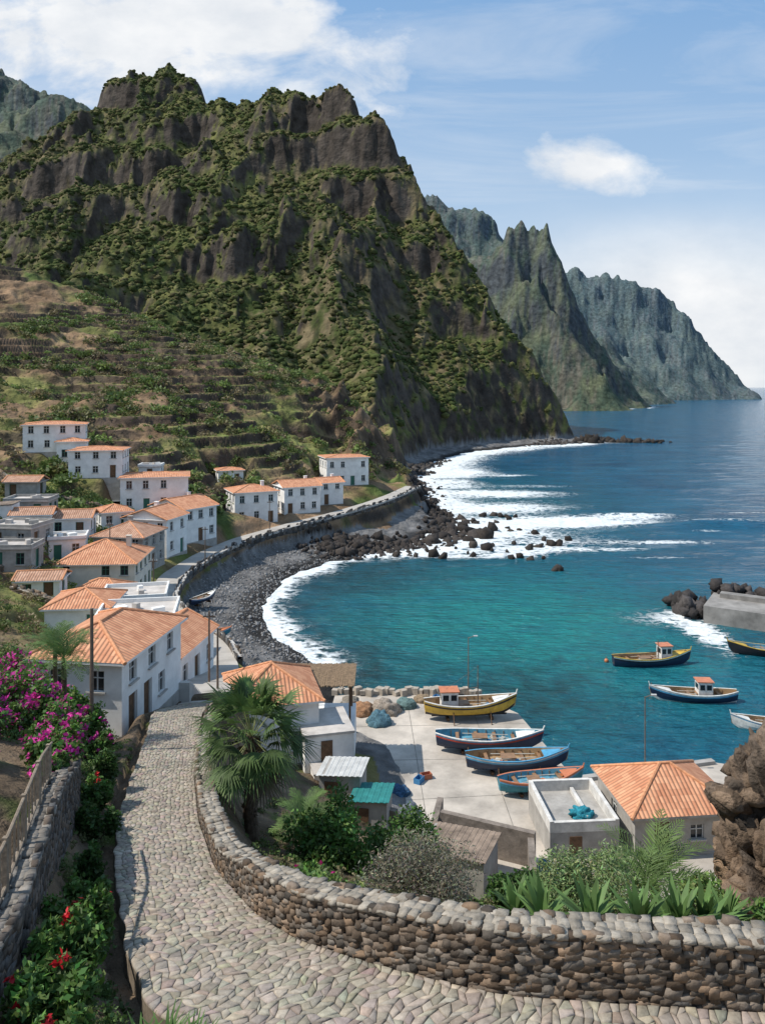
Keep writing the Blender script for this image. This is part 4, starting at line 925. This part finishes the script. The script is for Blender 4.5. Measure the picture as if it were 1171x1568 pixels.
def pinnate(name,x,y,z,nf,L_,tone,trunk=.3,up0=.1):
    e=empty(name,(x,y,z)); V=[];F=[];Cc=[]
    for i in range(nf):
        az=2*pi*i*.381966+random.uniform(-.2,.2); el=random.uniform(up0,1.35); l=L_*random.uniform(.8,1.1); p=np.array([0,0,trunk]); c0=np.array(tone)*random.uniform(.7,1.35); S_=22
        sd_=np.array([-math.sin(az),math.cos(az),0])
        for k_ in range(S_):
            t=k_/S_; e_=el-1.25*t*t; d_=np.array([math.cos(az)*math.cos(e_),math.sin(az)*math.cos(e_),math.sin(e_)]); q=p+d_*l/S_
            n0=len(V); V+= [p+sd_*.012,p-sd_*.012,q-sd_*.012,q+sd_*.012]; F.append([n0,n0+1,n0+2,n0+3]); Cc+=[c0*1.1]*4
            if k_>2:
                ll=L_*.26*math.sin(pi*min(1,(t*.85+.12)))
                for s_ in(-1,1):
                    dr=sd_*s_*.8+d_*.7+np.array([0,0,.25-.4*random.random()]); dr/=np.linalg.norm(dr); tip=p+dr*ll; n0=len(V)
                    m_=p+dr*ll*.45; w_=d_*.022*max(1,L_/1.6)
                    V+= [p-w_*.5,m_-w_,tip,m_+w_]; F.append([n0,n0+1,n0+2,n0+3]); Cc+=[c0*random.uniform(.8,1.2)]*4
            p=q
    mesh_obj('fronds',np.array(V),np.array(F),M_leaf,col=np.array(Cc),parent=e)
    b=B(); b.cyl((0,0,-.4),(0,0,trunk),.14*max(.6,L_/2),.11*max(.6,L_/2),n=9); b.make('trunk',[M_bark],e); return e
pinnate('palm_shrub',-2.7,28.2,11.1,26,1.5,(.11,.18,.05),.5)
pinnate('palm_shrub',-3.0,30.5,10.2,22,1.4,(.09,.15,.04),.6)
pinnate('palm_shrub',8.2,23.6,11.8,36,2.2,(.13,.20,.055),.7)
pinnate('palm_shrub',7.4,22.2,12.6,24,1.6,(.11,.18,.05),.4)
pinnate('date_palm',-12.9,31.8,13.6,34,1.8,(.10,.17,.045),2.8)
pinnate('date_palm',-14.6,35,13.2,30,1.7,(.10,.17,.05),2.5)
def fan_palm(name,x,y,z,th,r):
    e=empty(name,(x,y,z)); b=B(); k_=12
    for i in range(k_):
        z0=th*i/k_; b.cyl((.05*math.sin(i),.03*math.cos(i*2),z0-(.4 if i==0 else .03)),(.05*math.sin(i+1),.03*math.cos(i*2+2),z0+th/k_+.02),.24-.05*i/k_+.02,.21-.05*i/k_,n=12)
    for i in range(110):
        a=random.random()*6.28; zz=th*random.uniform(.35,1.02); b.cyl((.14*math.cos(a),.14*math.sin(a),zz),(.33*math.cos(a),.33*math.sin(a),zz+random.uniform(-.05,.25)),.03,.012,n=4)
    b.make('trunk',[M_bark],e)
    V=[];F=[];Cc=[]; NF=56
    for i in range(NF):
        az=2*pi*i*.381966+random.uniform(-.25,.25); u=i/NF; el=1.45-2.15*u**.85+random.uniform(-.15,.15); d_=np.array([math.cos(az)*math.cos(el),math.sin(az)*math.cos(el),math.sin(el)])
        p0=np.array([0,0,th]); pl=r*random.uniform(.42,.66); p1=p0+d_*pl; sd_=np.array([-math.sin(az),math.cos(az),0]); up=np.cross(d_,sd_)
        n0=len(V); V+=[p0+sd_*.02,p0-sd_*.02,p1-sd_*.012,p1+sd_*.012]; F.append([n0,n0+1,n0+2,n0+3]); Cc+=[np.array([.2,.22,.08])]*4
        dead=u>.9; c0=(np.array([.2,.15,.08]) if dead else np.array([.10,.16,.048]))*random.uniform(.5,1.5)
        nb=22; tw=random.uniform(-.5,.5); sd2=sd_*math.cos(tw)+up*math.sin(tw)
        for k_ in range(nb):
            an=(k_/(nb-1)-.5)*2.7; dr=d_*math.cos(an)+sd2*math.sin(an)+up*(-.2*abs(math.sin(an))); dr/=np.linalg.norm(dr)
            ll=r*.52*random.uniform(.85,1.08)*(1-.22*abs(an)/1.45); m_=p1+dr*ll*.5; tip=p1+dr*ll+np.array([0,0,-.2*ll*random.uniform(.4,2.0)]); w_=np.cross(dr,up); w_/=np.linalg.norm(w_)+1e-6; w_=w_*.034
            n0=len(V); V+=[p1,m_-w_,tip,m_+w_]; F.append([n0,n0+1,n0+2,n0+3]); Cc+=[c0*random.uniform(.8,1.2)]*4
    mesh_obj('fan_leaves',np.array(V),np.array(F),M_leaf,col=np.array(Cc),parent=e); return e
fan_palm('fan_palm',-4.35,26.0,12.0,3.9,2.15)
def scatter(n_,xr,yr_,cond,smin,smax,leaves,lsz,name,tones):
    x=rng.uniform(*xr,n_*3); y=rng.uniform(*yr_,n_*3); z=hz(x,y); k_=cond(x,y,z); x,y,z=x[k_][:n_],y[k_][:n_],z[k_][:n_]; N=len(x)
    s=rng.uniform(0,1,N)**2.2*(smax-smin)+smin
    D=rng.normal(size=(N,leaves,3)); D/=np.linalg.norm(D,axis=2)[...,None]; D*=rng.random((N,leaves,1))**.4; D[...,2]=np.abs(D[...,2])*.8
    P=np.stack([x,y,z-.05*s],1)[:,None]+D*s[:,None,None]*rng.uniform(.7,1.3,(N,1,3))
    tn=np.array(tones)[rng.integers(0,len(tones),N)]*rng.uniform(.7,1.3,(N,1)); cc=tn[:,None]*rng.uniform(.65,1.4,(N,leaves,1))
    a=rng.normal(size=(N*leaves,3)); a/=np.linalg.norm(a,axis=1)[:,None]; r=rng.normal(size=(N*leaves,3)); b_=np.cross(a,r); b_/=np.linalg.norm(b_,axis=1)[:,None]
    Pf=P.reshape(-1,3); sz=(np.repeat(s,leaves)*lsz)[:,None]*rng.uniform(.6,1.4,(N*leaves,1))
    V=np.stack([Pf-a*sz,Pf+b_*sz*.6,Pf+a*sz,Pf-b_*sz*.6],1).reshape(-1,3)
    mesh_obj(name,V,np.arange(len(V)).reshape(-1,4),M_leaf,col=np.repeat(np.clip(cc.reshape(-1,3),.004,1),4,0))
def clear(x,y):
    ok=np.ones(len(x),bool)
    for h in HOUSES: ok&=np.hypot(x-h['x'],y-h['y'])>max(h['w'],h['d'])*.62+.4
    bd,_=seg_near(x,y,ROAD); ok&=bd>2.6; bd,_=seg_near(x,y,PC); ok&=bd>2.6
    return ok
TT=[(.12,.165,.045),(.09,.135,.035),(.18,.18,.07),(.15,.21,.055),(.21,.17,.095)]
scatter(3000,(-95,6),(84,255),lambda x,y,z:(z>7.5)&clear(x,y)&(x>-.62*y-5)&(fbm(x/14,y/14,3,131)+.5*fbm(x/5,y/5,2,3)>.0),.4,2.4,80,.17,'hillside_scrub',TT)
scatter(4000,(-95,8),(84,262),lambda x,y,z:(z>7)&clear(x,y)&(x>-.62*y-5),.2,.65,28,.28,'hillside_undergrowth',TT+[(.24,.19,.11)])
scatter(480,(-46,-17),(44,90),lambda x,y,z:(z>4.5)&clear(x,y),.4,1.3,130,.12,'village_garden_plants',TT)
scatter(360,(-50,-34),(90,128),lambda x,y,z:(z>6)&clear(x,y),.5,1.6,130,.12,'village_garden_trees',[(.11,.17,.045),(.08,.13,.035)])
scatter(500,(-30,-9.5),(26,50),lambda x,y,z:(z>7)&clear(x,y),.3,.9,180,.1,'village_garden_plants',[(.10,.17,.045),(.08,.13,.035)])
scatter(900,(-5,14),(13,36),lambda x,y,z:(z>3.2)&clear(x,y),.12,.4,90,.16,'garden_groundcover',[(.13,.18,.055),(.18,.16,.085),(.09,.14,.04)])
def vergecond(x,y,z):
    dl_,_=seg_near(x,y,PATH_L); dc,_=seg_near(x,y,PC); return (dc>1.5)&(dl_<1.6)&(dl_>.15)&(dc>dl_)
scatter(620,(-12,-4.2),(10.5,33),vergecond,.08,.3,80,.18,'verge_plants',[(.10,.17,.045),(.15,.16,.065),(.08,.13,.035)])
M_scrub=mat('scrub_canopy',None,.95,1.2,.6,1.0,2.5,spec=.1,dist=.6,det=3)
def mtn(n_,xr,yr_,smin,smax,name,lim_n,hue):
    x=rng.uniform(*xr,n_*4); y=rng.uniform(*yr_,n_*4); z=hz(x,y)
    gz=np.hypot(hz(x+2,y)-z,hz(x,y+2)-z)/2; k_=(z>14)&(gz<1.8)&(x>-.6*y-40)&(fbm(x/30,y/30,4,101)+.8*fbm(x/12,y/12,2,7)>lim_n); x,y,z=x[k_][:n_],y[k_][:n_],z[k_][:n_]; N=len(x)
    s=rng.uniform(0,1,N)**2.4*(smax-smin)+smin; R=rotz(rng.uniform(0,6.28,N))*s[:,None,None]; R[:,:,2]*=.7
    tn=np.array(hue)[rng.integers(0,len(hue),N)]*rng.uniform(.6,1.4,(N,1))
    V,F,Cl=inst(ICO1[0],ICO1[1],R,np.stack([x,y,z],1),tn,.17); mesh_obj(name,V,F,M_scrub,col=Cl)
mtn(36000,(-330,100),(262,640),.5,2.4,'mountain_scrub',-.6,[(.07,.09,.028),(.10,.105,.038),(.055,.072,.024),(.125,.115,.052)])
print('foliage',time.time()-T0)
# ------------------------------------------------------------ poles
def pole(name,x,y,z,h_,r=.07,arm=0,lamp=False):
    e=empty(name,(x,y,z)); b=B(); b.cyl((0,0,-.6),(0,0,h_),r,r*.7,n=9)
    if arm: b.box((0,0,h_-.35),(arm,.08,.1)); 
    if arm:
        for k_ in(-.45,-.15,.15,.45): b.cyl((k_*arm,0,h_-.3),(k_*arm,0,h_-.12),.04,n=6,m=1)
    if lamp: b.cyl((0,0,h_-.05),(.5,0,h_+.12),.03,n=6); b.box((.6,0,h_+.12),(.35,.14,.08),0,1)
    b.make('pole_parts',[M_pole,M_frame],e)
pole('utility_pole',-11.3,30.5,13.0,5.9,.09)
pole('utility_pole',-11.6,52.5,7.5,5.0,.08,.8)
pole('utility_pole',-10.4,49.5,8.3,4.0,.08)
pole('street_lamp',7.2,65.8,1.5,5,.05,lamp=True)
pole('street_lamp',17.8,53.2,1.5,5.0,.05,lamp=True)
pole('utility_pole',-23.5,104,4,5,.08,.8)
pole('utility_pole',-18.5,128.5,4,5,.08,.8)
pole('utility_pole',-24.5,84,4,5.2,.08,.8)
pole('utility_pole',-33,95,6,5.2,.08,.8)
stone_wall('garden_wall',[(-36,84,7,8.2),(-40,80,8,9.2),(-45,80,10,11)],.35,.5)
stone_wall('garden_wall',[(-24,72,5.6,6.9),(-29,70.5,7,8.3),(-34,72,8,9.2)],.35,.45)
stone_wall('garden_wall',[(-40,112,9.4,10.6),(-50,112,11.6,12.8),(-58,118,14,15.2)],.35,.5)
# ------------------------------------------------------------ light, sky, camera
sun_v=Vector((-.60,-.05,.77)).normalized()
el=math.asin(sun_v.z); az=math.atan2(sun_v.x,sun_v.y)
sl=bpy.data.lights.new('sun','SUN'); sl.energy=5.0; sl.angle=math.radians(.5); sl.color=(1,.94,.85)
so=bpy.data.objects.new('sun',sl); so.rotation_euler=sun_v.to_track_quat('Z','Y').to_euler(); link(so)
w=bpy.data.worlds.new('World'); sc.world=w; w.use_nodes=True; nt=w.node_tree; L=nt.links.new
bg=nt.nodes['Background']; bg.inputs['Strength'].default_value=.14
sky=nd(nt,'ShaderNodeTexSky'); sky.sky_type='NISHITA'; sky.sun_disc=False; sky.sun_elevation=el; sky.sun_rotation=az%(2*pi); sky.air_density=1.0; sky.dust_density=.6; sky.ozone_density=1.5
tc=nd(nt,'ShaderNodeTexCoord'); sp=nd(nt,'ShaderNodeSeparateXYZ'); L(tc.outputs['Generated'],sp.inputs[0])
yy=M('MAXIMUM',M('ABSOLUTE',sp.outputs[1]),.12); u=M('DIVIDE',sp.outputs[0],yy); v=M('DIVIDE',sp.outputs[2],yy)
cb=nd(nt,'ShaderNodeCombineXYZ'); L(u,cb.inputs[0]); L(M('MULTIPLY',v,1.7),cb.inputs[1])
def wn(scale,det,rough,sx=1,sy=1,dist=0):
    mp=nd(nt,'ShaderNodeMapping'); mp.inputs['Scale'].default_value=(sx,sy,1); L(cb.outputs[0],mp.inputs[0])
    n_=nd(nt,'ShaderNodeTexNoise'); n_.inputs['Scale'].default_value=scale; n_.inputs['Detail'].default_value=det; n_.inputs['Roughness'].default_value=rough; n_.inputs['Distortion'].default_value=dist; L(mp.outputs[0],n_.inputs['Vector']); return n_.outputs['Fac']
def ell(cx,cy,rx,ry,a):
    q=M('SQRT',M('ADD',M('POWER',M('ABSOLUTE',M('DIVIDE',M('SUBTRACT',u,cx),rx)),2),M('POWER',M('ABSOLUTE',M('DIVIDE',M('SUBTRACT',v,cy),ry)),2)))
    return M('MULTIPLY',M('MAXIMUM',M('SUBTRACT',1,q),0),a)
mask=ell(-.28,.46,.50,.19,.85)
for a_ in[(-.015,.385,.13,.08,.55),(.29,.285,.17,.075,.6),(.22,.28,.1,.04,.35),(-.5,.40,.25,.12,.6),(-.06,.43,.16,.07,.48),(.40,.13,.3,.06,.35)]: mask=M('MAXIMUM',mask,ell(*a_))
nn=wn(6.5,12,.6,dist=.25)
cl=M('MULTIPLY',M('SUBTRACT',M('ADD',M('MULTIPLY',nn,1.3),mask),.93),3.2,True)
wisp=M('MULTIPLY',M('SUBTRACT',wn(2.2,10,.62,sx=.8,sy=2.8,dist=.7),.44),2.6,True); wisp=M('MULTIPLY',wisp,.6)
low=M('MULTIPLY',M('ADD',ell(.42,.08,.40,.16,1.3),M('MULTIPLY',wn(3,7,.6),.5)),.85,True); low=M('MULTIPLY',low,M('MULTIPLY',ell(.42,.06,.55,.24,2.4),1,True))
tot=M('MINIMUM',M('MAXIMUM',M('MAXIMUM',cl,wisp),low),.97)
grad=nd(nt,'ShaderNodeMix',data_type='RGBA'); L(M('MULTIPLY',v,2.0,True),grad.inputs[0]); grad.inputs[6].default_value=(4.3,5.3,6.2,1); grad.inputs[7].default_value=(1.9,3.5,5.8,1)
lighter=nd(nt,'ShaderNodeMix',data_type='RGBA'); lighter.inputs[0].default_value=.7; L(sky.outputs[0],lighter.inputs[6]); L(grad.outputs[2],lighter.inputs[7])
shade=nd(nt,'ShaderNodeMix',data_type='RGBA'); L(M('MULTIPLY',M('SUBTRACT',wn(7,8,.6),.35),3.,True),shade.inputs[0]); shade.inputs[6].default_value=(6.9,6.95,7.0,1); shade.inputs[7].default_value=(5.3,5.6,6.0,1)
mx=nd(nt,'ShaderNodeMix',data_type='RGBA'); L(tot,mx.inputs[0]); L(lighter.outputs[2],mx.inputs[6]); L(shade.outputs[2],mx.inputs[7]); L(mx.outputs[2],bg.inputs['Color'])
cam=bpy.data.cameras.new('camera'); cam.sensor_width=36; cam.lens=27.55; cam.shift_y=-.1218; cam.clip_start=.1; cam.clip_end=80000
co=bpy.data.objects.new('camera',cam); co.location=(0,0,27.5); co.rotation_euler=(pi/2,0,0); link(co); sc.camera=co
sc.view_settings.view_transform='Standard'; sc.view_settings.look='None'; sc.view_settings.exposure=0
print('done',time.time()-T0)
